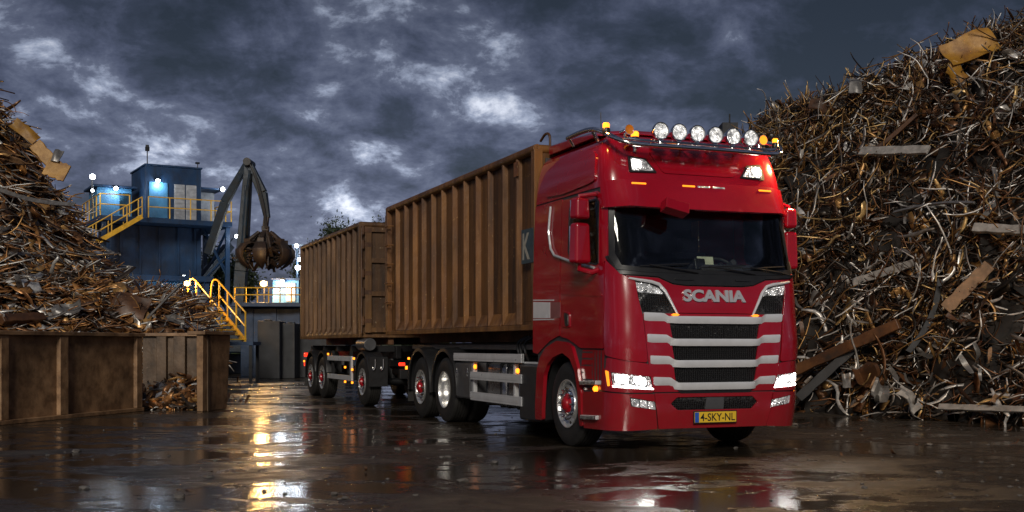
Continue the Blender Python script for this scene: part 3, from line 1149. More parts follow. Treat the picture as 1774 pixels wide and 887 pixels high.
for sg in (-1, 1):
    for zz in (.82, .415):
        st = MB()
        a, b = P(sg * 1.52, zz, .02), P(sg * 1.95, zz - .015, .02)
        st.beam(a, b, .10, .05)
        st.build('entry_step', M['alu'], T, bevel=.01)
        sv = MB()
        for k in range(12):
            p = a.lerp(b, (k + .5) / 12) + Vector((0, sg * .052, 0))
            sv.box(p, (.02, .01, .042))
        sv.build('step_tread', M['chrome'], T)
    k = MB()
    k.lathe([(0, 0), (.035, 0), (.035, .03), (.02, .045), (0, .05)], P(sg * 1.62, .745, .0), 'y' if sg > 0 else 'y', 14)
    if sg < 0:
        k.v = [(p[0], 2 * P(sg * 1.62, .745, .0).y - p[1], p[2]) for p in k.v]
    k.build('side_marker_lamp', M['amber'], T)
# liners in the wheel arches, cab floor
for sg in (-1, 1):
    ln = MB()
    pts = [(XC - (s - LF), z) for s, z in ARCH_IN]
    vs = []
    for x, z in pts:
        vs += [(x, sg * 1.235, z), (x, sg * .80, z)]
    ln.add(vs, [(2 * i, 2 * i + 1, 2 * i + 3, 2 * i + 2) for i in range(len(pts) - 1)])
    ln.bb(-.9, .45, sg * .78, sg * .80, .35, 1.3)
    ln.build('arch_liner', M['black'], T)

# interior
it = MB().bb(-1.1, 1.0, -1.15, 1.15, 1.28, 1.36).bb(-1.1, -.5, -1.15, 1.15, 1.36, 2.0)
it.build('cab_floor', M['interior'], T)
da = MB()
prof = [(1.09, 2.06), (.95, 2.13), (.72, 2.14), (.60, 2.05), (.58, 1.7), (.8, 1.4), (1.09, 1.4)]
da.prism(prof, lambda u, v, s_: (u, -1.1 + 2.2 * s_, v))
da.prism([(.98, 2.12), (.90, 2.22), (.66, 2.25), (.55, 2.16), (.56, 2.08)], lambda u, v, s_: (u, .02 + 1.0 * s_, v))
da.build('dashboard', M['interior'], T, bevel=.03)
stw = MB()
c0 = Vector((.42, .62, 2.16))
ax = Matrix.Rotation(R(-32), 3, 'Y')
stw.tube([c0 + ax @ Vector((.0, .22 * math.cos(t), .22 * math.sin(t))) for t in np.linspace(0, 2 * PI, 28)[:-1]], .018, 8, closed=True)
for t in (0, 2.1, 4.2):
    stw.tube([c0, c0 + ax @ Vector((0, .21 * math.cos(t), .21 * math.sin(t)))], .014, 6)
stw.tube([c0, c0 + ax @ Vector((.3, 0, -.05))], .04, 8)
stw.build('steering_wheel', M['interior'], T)
for yy in (-.62, .62):
    se = MB().box((-.05, yy, 1.75), (.5, .5, .16)).box((-.33, yy, 2.12), (.14, .48, .72), (0, R(-10), 0)).box((-.40, yy, 2.58), (.10, .28, .2), (0, R(-10), 0))
    se.build('seat', M['seat'], T, bevel=.04, seg=3)
cd = MB().box((.86, .12, 2.235), (.015, .22, .17), (0, R(-12), 0))
cd.build('dash_card', M['card'], T, bevel=.004)
MB().box((.88, .02, 2.22), (.05, .16, .14), (0, R(-12), R(10))).box((.86, .33, 2.2), (.05, .05, .1)).build('dash_holder', M['black'], T, bevel=.01)
MB().bb(-.96, -.95, -1.0, 1.0, 2.85, 3.6).build('rear_curtain', M['interior'], T)
MB().bb(-1.1, .85, -1.1, 1.1, 2.97, 3.0).build('headliner', M['interior'], T)

# mirrors
def mirror(sg, x0, yin, yout):
    ym = (yin + yout) / 2
    wd = abs(yout - yin)
    for (z0, z1, k) in ((2.715, 2.965, .9), (2.20, 2.675, 1.)):
        mb = MB()
        mb.box((x0, sg * ym, (z0 + z1) / 2), (.17, wd * k, z1 - z0), (0, 0, sg * R(-14)), taper=.88)
        o = mb.build('mirror_housing', M['red'], T, bevel=.045, seg=4)
        MB().box((x0 - .085, sg * ym, (z0 + z1) / 2), (.012, wd * k * .82, (z1 - z0) * .86), (0, 0, sg * R(-8))).build('mirror_glass', M['chrome'], o)
    ar_ = MB()
    a = P0(sg * 1.60, 2.99)
    ar_.tube([a, (a.x + .05, sg * (abs(a.y) + .06), 3.01), (x0 - .02, sg * ym, 2.99), (x0, sg * ym, 2.90)], .028, 8)
    ar_.build('mirror_arm', M['red'], T)
    ar_ = MB()
    b = P0(sg * 1.56, 2.13)
    ar_.tube([b, (b.x - .02, sg * (abs(b.y) + .08), 2.10), (x0 - .02, sg * ym, 2.14), (x0, sg * ym, 2.25)], .034, 8)
    ar_.build('mirror_arm', M['red'], T)


mirror(-1, .70, 1.35, 1.59)
mirror(1, .74, 1.31, 1.50)
km = MB()
km.tube([P(-.50, 2.86, .12), P(-.52, 2.83, .22), P(-.57, 2.80, .26)], .035, 8)
km.box(P(-.60, 2.77, .27), (.16, .30, .13), (R(-14), R(-18), 0))
km.build('kerb_mirror', M['red'], T, bevel=.06, seg=4)

# roof light bar, spot lamps, beacons
lb = MB()
half = [(-.25, 1.19, 3.84), (.1, 1.20, 3.845), (.45, 1.20, 3.83), (.72, 1.20, 3.76), (.92, 1.16, 3.66), (1.03, 1.06, 3.59), (1.075, .92, 3.565), (1.10, .6, 3.562), (1.115, .2, 3.562)]
pts = [(x, -y, z) for x, y, z in half] + [(x, y, z) for x, y, z in half[::-1]]
# smooth the run a little
def chaik(p, k=2):
    for _ in range(k):
        q = [Vector(p[0])]
        for i in range(len(p) - 1):
            a, b = Vector(p[i]), Vector(p[i + 1])
            q += [a * .75 + b * .25, a * .25 + b * .75]
        q.append(Vector(p[-1]))
        p = q
    return p
lb.tube(chaik(pts), .030, 12)
lb.tube(chaik([(x - .05, y * .97, z + .055) for x, y, z in pts[5:-5]]), .02, 10)
for sg in (-1, 1):
    for s_ in (.25, .8):
        p = P(sg * s_, 3.60, 0)
        lb.tube([p, (1.09, p.y, 3.565)], .018, 8)
    lb.tube([(-.2, sg * 1.19, 3.84), (-.22, sg * 1.12, 3.74)], .022, 8)
    lb.tube([(.45, sg * 1.20, 3.83), (.42, sg * 1.10, 3.70)], .022, 8)
lbo = lb.build('light_bar', M['chrome'], T)
for y in (-.615, -.37, -.125, .12, .365, .61):
    sp = MB()
    c = (1.055, y, 3.738)
    sp.lathe([(0, -.10), (.05, -.095), (.085, -.05), (.098, .0), (.104, .03), (.100, .042), (.090, .038), (.088, .02)], c, 'x', 32)
    sp.cyl((c[0], y, 3.645), (c[0] + .01, y, 3.57), .016, 8)
    sp.box((c[0], y, 3.64), (.05, .05, .03))
    so_ = sp.build('spot_lamp', M['chrome'], T, ang=50)
    MB().lathe([(0, .030), (.05, .028), (.089, .018)], c, 'x', 32).build('spot_lens', M['spotlens'], so_)


def beacon(x, y, z, r, mat, hh=.11):
    b = MB().lathe([(0, -.08), (r * .9, -.08), (r, -.06), (r, -.02), (r * .8, 0)], (x, y, z), 'z', 16)
    o = b.build('beacon', M['black'], T)
    MB().lathe([(r * .82, -.01), (r * .86, hh * .7), (r * .6, hh), (0, hh * 1.05)], (x, y, z), 'z', 16).build('beacon_lens', M[mat], o)


beacon(.80, -1.18, 3.785, .048, 'amber', .055)
beacon(.83, -.82, 3.70, .055, 'amber', .06)
beacon(.85, 1.12, 3.755, .042, 'amber', .05)
MB().cyl((.83, -.82, 3.66), (.83, -.82, 3.52), .02, 8).build('beacon_post', M['chrome'], T)
for y, k in ((-1.0, 1), (.82, -1)):
    hn = MB().lathe([(.02, -.16), (.025, -.06), (.035, .0), (.062, .06), (.056, .06), (.03, .0)], (.98, y, 3.735), 'x', 18)
    hn.cyl((.92, y, 3.72), (.92, y, 3.60), .015, 8)
    h_o = hn.build('roof_horn', M['chrome'], T, ang=50)
    MB().lathe([(0, .045), (.04, .05), (.056, .058)], (.98, y, 3.735), 'x', 18).build('amber_reflector', M['amberglass' if k > 0 else 'amberdim'], h_o)
an = MB().tube([(-.9, -.4, 3.98), (-.92, -.4, 4.35)], .006, 5)
an.build('aerial', M['black'], T)
for z in (.70, .46):
    MB().lathe([(0, 0), (.03, 0), (.03, .03), (0, .05)], (.93, 1.30, z), 'y', 12).build('side_marker_lamp', M['amber'], T)


# ------------------------------------------------------------------ wheels
def make_wheel(kind):
    """outer face towards -y, hub centre at the origin"""
    Rt = .53
    t = empty('wheel')
    wd = .30
    tp = [(.295, .0), (.36, -.012), (.44, -.012), (.495, .004), (.520, .022), (Rt, .05)]
    prof = [(r, a) for r, a in tp]
    gx = .05
    for k in range(4):
        y0 = .065 + k * .047
        prof += [(Rt, y0), (Rt - .014, y0 + .004), (Rt - .014, y0 + .012), (Rt, y0 + .016)]
    prof += [(Rt, wd - .05), (.520, wd - .022), (.495, wd - .004), (.40, wd + .01), (.295, wd)]
    MB().lathe(prof, n=56).build('tyre', M['rubber'], t, ang=30)
    if kind == 'dish':
        rp = [(.298, .0), (.302, -.014), (.290, -.016), (.280, .0), (.272, .05), (.262, .12), (.235, .155), (.19, .165), (.12, .16), (.115, .10), (.10, .085), (0, .08)]
    else:
        rp = [(.298, .0), (.302, -.014), (.290, -.016), (.280, -.002), (.270, .025), (.235, .045), (.215, .03), (.20, .0), (.15, -.012), (.13, -.01), (.12, .02)]
    MB().lathe(rp, n=48).build('rim', M['rim'], t, ang=35)
    if kind != 'dish':
        h_ = MB().lathe([(.135, .02), (.128, -.012), (.105, -.030), (.085, -.033), (.078, -.055), (.055, -.065), (0, -.067)], n=28)
        h_.build('hub', M['hub'], t, ang=35)
        nuts = MB().lathe([(.150, -.013), (.150, -.018), (.198, -.006), (.198, -.001)], n=32, closed=True)  # wheel nuts and studs, joined by an added ring
        for k in range(10):
            a = 2 * PI * k / 10
            p = Vector((.175 * math.cos(a), 0, .175 * math.sin(a)))
            nuts.cyl(p + Vector((0, .01, 0)), p + Vector((0, -.035, 0)), .015, 6)
            nuts.cyl(p + Vector((0, -.03, 0)), p + Vector((0, -.06, 0)), .010, 6)
        nuts.build('wheel_nut_ring', M['chrome'], t)
        holes = MB()
        for k in range(10):
            a = 2 * PI * (k + .5) / 10
            p = Vector((.238 * math.cos(a), .034, .238 * math.sin(a)))
            holes.cyl(p + Vector((0, .012, 0)), p + Vector((0, -.0, 0)), .020, 10)
        holes.build('vent_hole', M['black'], t)
    else:
        nuts = MB().lathe([(.148, .162), (.148, .150), (.184, .150), (.184, .166)], n=32, closed=True)  # nuts of the dished wheel, also on an added ring
        for k in range(10):
            a = 2 * PI * k / 10
            p = Vector((.165 * math.cos(a), .165, .165 * math.sin(a)))
            nuts.cyl(p + Vector((0, .01, 0)), p + Vector((0, -.03, 0)), .014, 6)
        nuts.build('wheel_nut_ring', M['chrome'], t)
    return t


W_HUB = make_wheel('hub')
W_DISH = make_wheel('dish')
used = set()


def put_wheel(proto, parent, x, sg, yout=1.24, spin=None, z=.53, scale=1.):
    if proto.name in used:
        o = copy_tree(proto)
    else:
        o = proto
        used.add(proto.name)
    o.parent = parent
    o.location = (x, sg * yout, z)
    o.scale = (scale,) * 3
    o.rotation_euler = (0, 0, 0) if sg < 0 else (0, 0, PI)
    o.rotation_mode = 'XYZ'
    return o


for sg in (-1, 1):
    put_wheel(W_HUB, T, -.14, sg, 1.24)
    put_wheel(W_DISH, T, -4.97, sg, 1.24)
    put_wheel(W_HUB, T, -6.34, sg, 1.22)
    # inner tyre of the driven pair
    MB().lathe([(.30, .34), (.40, .33), (.5, .345), (.53, .39), (.53, .57), (.5, .62), (.40, .63), (.30, .62)], (-4.97, 0, .53), 'y', 48).build('inner_tyre', M['rubber'], T, ang=30).location = (0, -1.24, 0) if sg < 0 else (0, 1.24 - .96, 0)

# chassis
ch = MB()
for y in (-.42, .42):
    ch.bb(-7.7, -.6, y - .05, y + .05, .80, 1.08)
for x in (-1.4, -2.6, -3.8, -5.65, -7.0, -7.6):
    ch.bb(x - .06, x + .06, -.4, .4, .84, 1.04)
for x in (-.14, -4.97, -6.34):
    ch.cyl((x, -1.0, .53), (x, 1.0, .53), .09, 12)
    ch.box((x, 0, .56), (.36, .36, .36))
ch.bb(-1.2, .9, -.6, .6, .55, 1.15)
ch.build('chassis', M['chassis'], T, bevel=.008)
hk = MB()
for y in (-.53, .53):
    hk.bb(-8.0, -1.35, y - .06, y + .06, 1.10, 1.30)
hk.bb(-8.1, -7.7, -.75, .75, 1.0, 1.28)
for x in (-1.5, -3.0, -5.6, -7.2):
    hk.bb(x - .08, x + .08, -.9, .9, 1.12, 1.26)
hk.build('hooklift_frame', M['chassis'], T, bevel=.01)
hr = MB().bb(-7.6, -1.6, -1.0, -.94, 1.19, 1.27)
hr.build('subframe_rail', M['greybox'], T, bevel=.01)
# twin silver hydraulic lines between frame and body
hy = MB()
for k, x in enumerate((-2.35, -2.25, -2.1)):
    hy.tube(chaik([(x, -.95, 1.05), (x + .05, -1.02, 1.15), (x - .05, -1.0, 1.3), (x + .1, -.9, 1.38)]), .022, 8)
hy.build('hydraulic_hose', M['black'], T)
# mudguards over the rear pair
for sg in (-1, 1):
    for cx_ in (-4.97, -6.34):
        mg = MB()
        vs = []
        k_ = 22
        for i in range(k_ + 1):
            a = R(-8) + (PI + R(16)) * i / k_
            for r, y in ((.635, 1.27), (.655, 1.265), (.655, .66), (.635, .66), (.60, 1.275)):
                pass
            for r, y in ((.60, 1.275), (.655, 1.268), (.665, 1.20), (.665, .62), (.645, .62), (.645, 1.20), (.600, 1.255)):
                vs.append((cx_ + r * math.cos(a), sg * y, .555 + r * math.sin(a)))
        m7 = 7
        mg.add(vs, [(i * m7 + j, i * m7 + (j + 1) % m7, (i + 1) * m7 + (j + 1) % m7, (i + 1) * m7 + j) for i in range(k_) for j in range(m7)])
        for k in range(7):
            a = R(25) + R(130) * k / 6
            p = Vector((cx_ + .665 * math.cos(a), 0, .555 + .665 * math.sin(a)))
            mg.tube([p + Vector((0, sg * 1.2, 0)), p + Vector((0, sg * .63, 0))], .010, 6)
        mg.build('mudguard', M['black'], T)
    fl_ = MB().bb(-7.08, -7.05, sg * .65, sg * 1.24, .25, .75)
    fl_.build('mud_flap', M['rubber'], T)
# side equipment between cab and rear wheels
for sg in (-1, 1):
    yo = sg * 1.25
    def bbs(mb, x0, x1, a, b, z0, z1):
        return mb.bb(x0, x1, min(sg * a, sg * b), max(sg * a, sg * b), z0, z1)
    sk = bbs(MB(), -1.72, -.98, .72, 1.25, .24, 1.0)
    sk.build('dark_side_box', M['skirt'], T, bevel=.04, seg=3)
    bbs(MB(), -1.62, -.98, .75, 1.22, 1.0, 1.03).build('side_box_lid', M['alu'], T, bevel=.008)
    lk = bbs(MB(), -4.43, -3.70, .75, 1.235, .43, .985)
    lko = lk.build('locker', M['greybox'], T, bevel=.012)
    bbs(MB(), -4.41, -3.73, 1.234, 1.246, .45, .965).build('locker_door', M['greybox'], lko, bevel=.006)
    for x in (-4.33, -3.85):
        lt = MB()
        lt.lathe([(.03, 0), (.035, .008), (.02, .012)], (x, 1.246 if sg > 0 else -1.258, .84), 'y', 12)
        bbs(lt, x - .022, x + .022, 1.246, 1.258, .77, .90)
        lt.build('latch', M['chrome'], lko, bevel=.004)
    for z0, z1, x0 in ((1.015, 1.135, -4.45), (.735, .855, -3.66), (.425, .55, -3.66)):
        r_ = bbs(MB(), x0, -1.60, 1.225, 1.262, z0, z1)
        bbs(r_, x0, -1.60, 1.2625, 1.2665, z0 + .035, z1 - .035)
        r_.build('side_guard_rail', M['alu'], T, bevel=.006)
        bbs(MB(), -1.715, -1.60, 1.224, 1.268, z0 - .002, z1 + .002).build('rail_end_cap', M['alu'], T, bevel=.006)
    ga = bbs(MB(), -3.68, -3.62, 1.16, 1.222, .43, 1.0)
    bbs(ga, -2.0, -1.94, 1.16, 1.222, .43, 1.0)
    ga.build('guard_post', M['alu'], T, bevel=.005)
    for x0, x1 in ((-3.40, -2.62), (-2.55, -1.98)):
        tk = bbs(MB(), x0, x1, .60, 1.12, .36, .99)
        tk.build('fuel_tank', M['tank'], T, bevel=.09, seg=4)
        sb = MB()
        for x in (x0 + .10, x1 - .10):
            bbs(sb, x - .025, x + .025, .59, 1.135, .35, 1.0)
        sb.build('tank_strap', M['black'], T, bevel=.08, seg=3)
    for x, z in ((-3.58, .93), (-1.86, .90)):
        a = MB().lathe([(0, 0), (.035, 0), (.035, .02), (.02, .035), (0, .04)], (x, 1.20, z), 'y', 12)
        if sg < 0:
            a.v = [(p[0], -p[1], p[2]) for p in a.v]
        a.build('side_marker_lamp', M['amber'], T)
# coupling and rear of the truck
rb = MB().bb(-8.18, -8.06, -1.1, 1.1, .62, .80)
rb.box((-7.95, 0, .78), (.3, .4, .3))
rb.build('rear_crossbeam', M['chassis'], T, bevel=.01)
for sg in (-1, 1):
    MB().box((-8.11, sg * 1.05, .9), (.04, .12, .06)).build('tail_lamp', M['redlamp'], T, bevel=.01)
    MB().box((-7.3, sg * 1.2, .85), (.05, .03, .06)).build('side_marker_lamp', M['amber'], T)
    MB().box((-7.15, sg * 1.2, 1.02), (.04, .03, .04)).build('side_marker_lamp', M['amber'], T)


# ------------------------------------------------------------------ scrap containers
def container(name, L_, label, mat, wall, ribs, door_front, y_half=1.25, zb=0., zh=2.46):
    """origin under the rear end, body runs +x"""
    root = empty(name, (0, 0, 0), 0, label, 'container', 'scrap containers on the lorry and trailer')
    yb = y_half - .085
    b = MB()
    for sg in (-1, 1):
        b.bb(.06, L_ - .06, min(sg * yb, sg * (yb - .03)), max(sg * yb, sg * (yb - .03)), .12, zh - .08)
    b.bb(.05, L_ - .05, -yb, yb, .06, .12)
    b.bb(.03, .06, -yb, yb, .1, zh - .05)
    b.bb(L_ - .06, L_ - .03, -yb, yb, .1, zh - .05)
    b.build('side_wall', wall, root, bevel=.006)
    f = MB()
    for sg in (-1, 1):
        f.tube([(0.02, sg * (y_half - .05), zh - .05), (L_ - .02, sg * (y_half - .05), zh - .05)], .062, 12)
        f.bb(0, L_, min(sg * y_half, sg * (y_half - .1)), max(sg * y_half, sg * (y_half - .1)), 0, .075)
        for x in (0, L_ - .12):
            f.bb(x, x + .12, min(sg * (y_half + .004), sg * (y_half - .12)), max(sg * (y_half + .004), sg * (y_half - .12)), .0, zh - .06)
    for x in (.06, L_ - .06):
        f.tube([(x, -y_half + .05, zh - .05), (x, y_half - .05, zh - .05)], .062, 12)
        f.bb(x - .06, x + .06, -y_half + .1, y_half - .1, 0, .14)
    f.build('frame', mat, root, bevel=.008)
    # upright hat-section ribs with sloped feet
    for sg in (-1, 1):
        for i in range(ribs):
            x = .12 + (L_ - .24) * (i + 1) / (ribs + 1) + RNG.normal(0, .012)
            r_ = MB()
            yo, yi = sg * (y_half - .006), sg * (yb - .004)
            prof = [(-.034, yi), (-.022, yo), (.022, yo), (.034, yi)]
            vs = [(x + p, q, z) for z in (.08, zh - .10) for p, q in prof]
            r_.add(vs, [(0, 1, 5, 4), (1, 2, 6, 5), (2, 3, 7, 6), (3, 0, 4, 7), (0, 3, 2, 1), (4, 5, 6, 7)])
            # sill gusset
            w2 = (L_ - .24) / (ribs + 1) / 2 - .042
            xm = x + (L_ - .24) / (ribs + 1) / 2
            if i < ribs - 1:
                g0 = [(xm - w2, yi, .26), (xm + w2, yi, .26), (xm + w2, yo, .078), (xm - w2, yo, .078), (xm - w2, yi, .078), (xm + w2, yi, .078)]
                r_.add(g0, [(0, 3, 2, 1), (0, 4, 3), (1, 2, 5), (3, 4, 5, 2), (0, 1, 5, 4)])
            r_.build('rib', mat, root, bevel=.006)
    # end with hinged door: cross bars, hinge posts, lock gear
    xe = L_ if door_front else 0
    sx_ = 1 if door_front else -1
    d = MB()
    d.bb(min(xe - sx_ * .03, xe + sx_ * .02), max(xe - sx_ * .03, xe + sx_ * .02), -y_half + .1, y_half - .1, .12, zh - .1)
    do = d.build('door', wall, root, bevel=.005)
    bars = MB()
    for z in (.16, .92, 1.62, zh - .16):
        bars.bb(min(xe + sx_ * .02, xe + sx_ * .075), max(xe + sx_ * .02, xe + sx_ * .075), -y_half + .1, y_half - .1, z - .05, z + .05)
    for y in (-y_half + .18, y_half - .18):
        bars.bb(min(xe + sx_ * .02, xe + sx_ * .08), max(xe + sx_ * .02, xe + sx_ * .08), y - .07, y + .07, .1, zh - .1)
    bars.build('door_bar', mat, do, bevel=.008)
    hg = MB()
    for y in (-y_half + .06,):
        for z in (.35, .95, 1.35, 1.95, 2.25):
            hg.cyl((xe + sx_ * .07, y, z - .09), (xe + sx_ * .07, y, z + .09), .04, 10)
            hg.box((xe + sx_ * .07, y + .09, z), (.03, .2, .09))
        hg.cyl((xe + sx_ * .09, y - .03, .1), (xe + sx_ * .09, y - .03, zh - .15), .018, 8)
    hg.build('hinge', M['rust'], do)
    lk = MB().box((xe + sx_ * .10, .1, .55), (.08, .5, .06)).box((xe + sx_ * .10, -.15, .50), (.1, .12, .18)).cyl((xe + sx_ * .1, .2, .3), (xe + sx_ * .1, .2, 1.0), .025, 8)
    lk.build('door_lock', M['rust'], do, bevel=.006)
    # underside runners
    u = MB()
    for y in (-.53, .53):
        u.bb(.1, L_ - .1, y - .06, y + .06, -.15, .06)
    u.build('runner', M['rust'], root, bevel=.006)
    return root


def ladder(root, x, y, z0, n, step, mat):
    for k in range(n):
        MB().tube([(x - .12, y + .05, z0 + k * step), (x - .12, y - .05, z0 + k * step), (x + .12, y - .05, z0 + k * step), (x + .12, y + .05, z0 + k * step)], .014, 6).build('ladder_rung', mat, root)


CA = container('scrap_container', 7.36, 'ochre ribbed steel container with ladder rungs behind the red cab', M['cont_a'], M['wall_a'], 12, False)
CA.location = tw(-8.53, 0, 1.455)
CA.rotation_euler = (0, 0, RZ)
ladder(CA, .32, -1.27, .62, 5, .36, M['cont_a'])
kp = MB().bb(6.93, 7.34, -1.262, -1.256, .90, 1.36)
kpo = kp.build('painted_sign', simple('blue_grey_sign', (.02, .045, .06), .5, 0, .4, 12), CA)
vs, fs = text_mesh('K', .03)
MB().add([(6.97 + .26 * u, -1.2625, .95 + .36 * v) for u, v, _ in vs], fs).build('sign_lettering', M['worn_white'], kpo, smooth=False, fix=False)
MB().bb(6.64, 6.80, -1.259, -1.255, 2.12, 2.32).build('orange_patch', rust_paint('orange_sticker', (.42, .16, .02), (.2, .07, .02), (.05, .03, .01), (.5, .4, .2), .5, (1, 1, 1)), CA)
hkp = MB().tube(chaik([(7.3, -1.0, 2.44), (7.3, -1.0, 2.62), (7.15, -1.0, 2.66), (6.98, -1.0, 2.58)]), .018, 8)
hkp.tube(chaik([(6.3, -.9, 2.44), (6.3, -.9, 2.58), (6.6, -.9, 2.60), (6.7, -.9, 2.44)]), .016, 8)
hkp.build('top_hook', M['rust'], CA)

# ------------------------------------------------------------------ trailer
TR = empty('trailer', tw(-12.9, 0, 0), RZ, 'black drawbar trailer with chrome wheels behind the lorry', 'trailer')
tx = lambda x: x + 12.9
fr = MB()
for y in (-.48, .48):
    fr.bb(tx(-16.6), tx(-10.3), y - .06, y + .06, .98, 1.24)
for x in (-16.4, -15.0, -13.6, -12.2, -10.5):
    fr.bb(tx(x) - .07, tx(x) + .07, -1.05, 1.05, 1.12, 1.26)
fr.build('frame', M['chassis'], TR, bevel=.01)
tt = MB().lathe([(.55, .82), (.62, .82), (.62, .95), (.55, .95)], (tx(-10.45), 0, 0), 'z', 28, closed=True)
tt.bb(tx(-11.0), tx(-9.9), -.5, .5, .62, .82)
tt.build('turntable', M['chassis'], TR)
db = MB()
for sg in (-1, 1):
    db.beam((tx(-9.95), sg * .42, .7), (tx(-8.35), sg * .06, .68), .09, .12)
db.lathe([(.05, -.03), (.09, -.03), (.09, .03), (.05, .03)], (tx(-8.25), 0, .68), 'z', 16, closed=True)
db.build('drawbar', M['chassis'], TR, bevel=.008)
for x in (-10.45, -14.36, -15.66):
    ax_ = MB()
    ax_.cyl((tx(x), -1.0, .5), (tx(x), 1.0, .5), .075, 12)
    for y in (-.5, .5):
        ax_.box((tx(x) + .1, y, .72), (.7, .09, .1))
        ax_.cyl((tx(x) - .25, y, .50), (tx(x) - .25, y, .98), .12, 12)
    ax_.build('axle', M['chassis'], TR)
for sg in (-1, 1):
    for x in (-10.45, -14.36, -15.66):
        o = put_wheel(W_HUB, TR, tx(x), sg, 1.22, z=.50, scale=.945)
        mg = MB()
        vs = []
        k_ = 20
        a0, a1 = (R(10), R(185)) if x < -11 else (R(8), R(178))
        for i in range(k_ + 1):
            a = a0 + (a1 - a0) * i / k_
            for r, y in ((.565, 1.25), (.61, 1.245), (.62, 1.19), (.62, .88), (.60, .88), (.60, 1.19), (.565, 1.235)):
                vs.append((tx(x) + r * math.cos(a), sg * y, .52 + r * math.sin(a)))
        mg.add(vs, [(i * 7 + j, i * 7 + (j + 1) % 7, (i + 1) * 7 + (j + 1) % 7, (i + 1) * 7 + j) for i in range(k_) for j in range(7)])
        mg.build('mudguard', M['black'], TR)
    MB().bb(tx(-9.86), tx(-9.83), min(sg * .85, sg * 1.25), max(sg * .85, sg * 1.25), .42, 1.02).build('mud_flap', M['black'], TR)
    MB().bb(tx(-16.32), tx(-16.28), min(sg * .85, sg * 1.24), max(sg * .85, sg * 1.24), .22, .9).build('mud_flap', M['rubber'], TR)
    for yy in (.95, 1.12):
        q = MB().tube(chaik([(tx(-9.80), sg * yy, .98), (tx(-9.79), sg * yy, .80), (tx(-9.80), sg * (yy + .05), .74), (tx(-9.80), sg * (yy + .06), .82)]), .012, 8)
        q.build('flap_hook', M['chrome'], TR)
    sgd = MB()
    x0, x1 = tx(-13.72), tx(-11.35)
    for z in (.97, .55):
        sgd.bb(x0, x1, min(sg * 1.20, sg * 1.24), max(sg * 1.20, sg * 1.24), z - .055, z + .055)
    sgd.bb(x1 - .12, x1 + .01, min(sg * 1.198, sg * 1.243), max(sg * 1.198, sg * 1.243), .494, 1.026)
    sgd.build('side_guard', M['alu'], TR, bevel=.006)
    pst = MB()
    for x in (x0 + .3, x1 - .3):
        pst.bb(x - .03, x + .03, min(sg * 1.14, sg * 1.198), max(sg * 1.14, sg * 1.198), .5, 1.14)
    pst.build('guard_post', M['chassis'], TR)
    for x, z in ((-16.4, .86), (-13.6, 1.06), (-11.25, .74), (-11.25, .46), (-11.9, .78), (-11.9, .46), (-11.1, .98)):
        MB().box((tx(x), sg * 1.245, z), (.06, .03, .045)).build('side_marker_lamp', M['amber'], TR)
    for z in (1.02, .78):
        MB().box((tx(-16.72), sg * 1.05, z), (.06, .26, .10)).build('tail_lamp', M['redlamp'], TR, bevel=.01)
bp = MB().bb(tx(-16.75), tx(-16.65), -1.15, 1.15, .52, .64)
bp.build('rear_bar', M['chassis'], TR, bevel=.01)
cyl_ = MB().cyl((tx(-10.95), -1.12, 1.28), (tx(-10.2), -1.12, 1.28), .13, 18)
cyl_.build('air_tank', M['greybox'], TR, bevel=.01)
CB = container('scrap_container', 6.26, 'brown worn container with hinged end door on the trailer', M['cont_b'], M['wall_b'], 11, True, 1.25, 0, 2.43)
CB.location = tw(-16.87, 0, 1.425)
CB.rotation_euler = (0, 0, RZ)

# the amber beacons on the roof edge throw light on the heap and the roof
bpy.context.view_layer.update()
light('POINT', tw(.85, 1.70, 3.80), 240, (1, .58, .22), .05)
light('POINT', tw(.80, -1.30, 3.87), 5, (1, .40, .08), .04)
for sg in (-1, 1):
    p = tw(1.40, sg * .98, .84)
    light('SPOT', p, 30, (1, .96, .9), .08, rot=(HEAD + Vector((0, 0, -.10))).to_track_quat('-Z', 'Y').to_euler(), spot=70)

# ------------------------------------------------------------------ left bin wall
def gnd(px, py):
    Y = FPX * CAMH / (py - HZ)
    return Vector(((px - 887) / FPX * Y, Y, 0))


def wall_run(a, b, h, label, ribs_at, name='bin_wall', th=.14, lip=True, mat='bin'):
    """steel panel wall from a to b on the ground with a folded lip and welded ribs"""
    a, b = Vector(a), Vector(b)
    d = (b - a)
    L_ = d.length
    root = empty(name, a, math.atan2(d.y, d.x), label, 'bin wall', 'steel wall sections round the scrap bay')
    MB().bb(0, L_, 0, th, 0, h - .05).build('panel', M[mat], root, bevel=.008)
    if lip:
        MB().bb(-.02, L_ + .02, -.10, th + .04, h - .05, h + .02).build('top_lip', M['bin'], root, bevel=.012)
    MB().bb(0, L_, -.09, -.002, .0, .07).build('foot_rail', M['bin'], root, bevel=.01)
    for x, w_, dp in ribs_at:
        r_ = MB()
        r_.prism([(x - w_ / 2, -.003), (x - w_ * .46, -dp), (x + w_ * .46, -dp), (x + w_ / 2, -.003)], lambda u, v, s_: (u, v, .072 if s_ == 0 else h - .052))
        r_.build('rib', M[mat], root, bevel=.01)
    return root


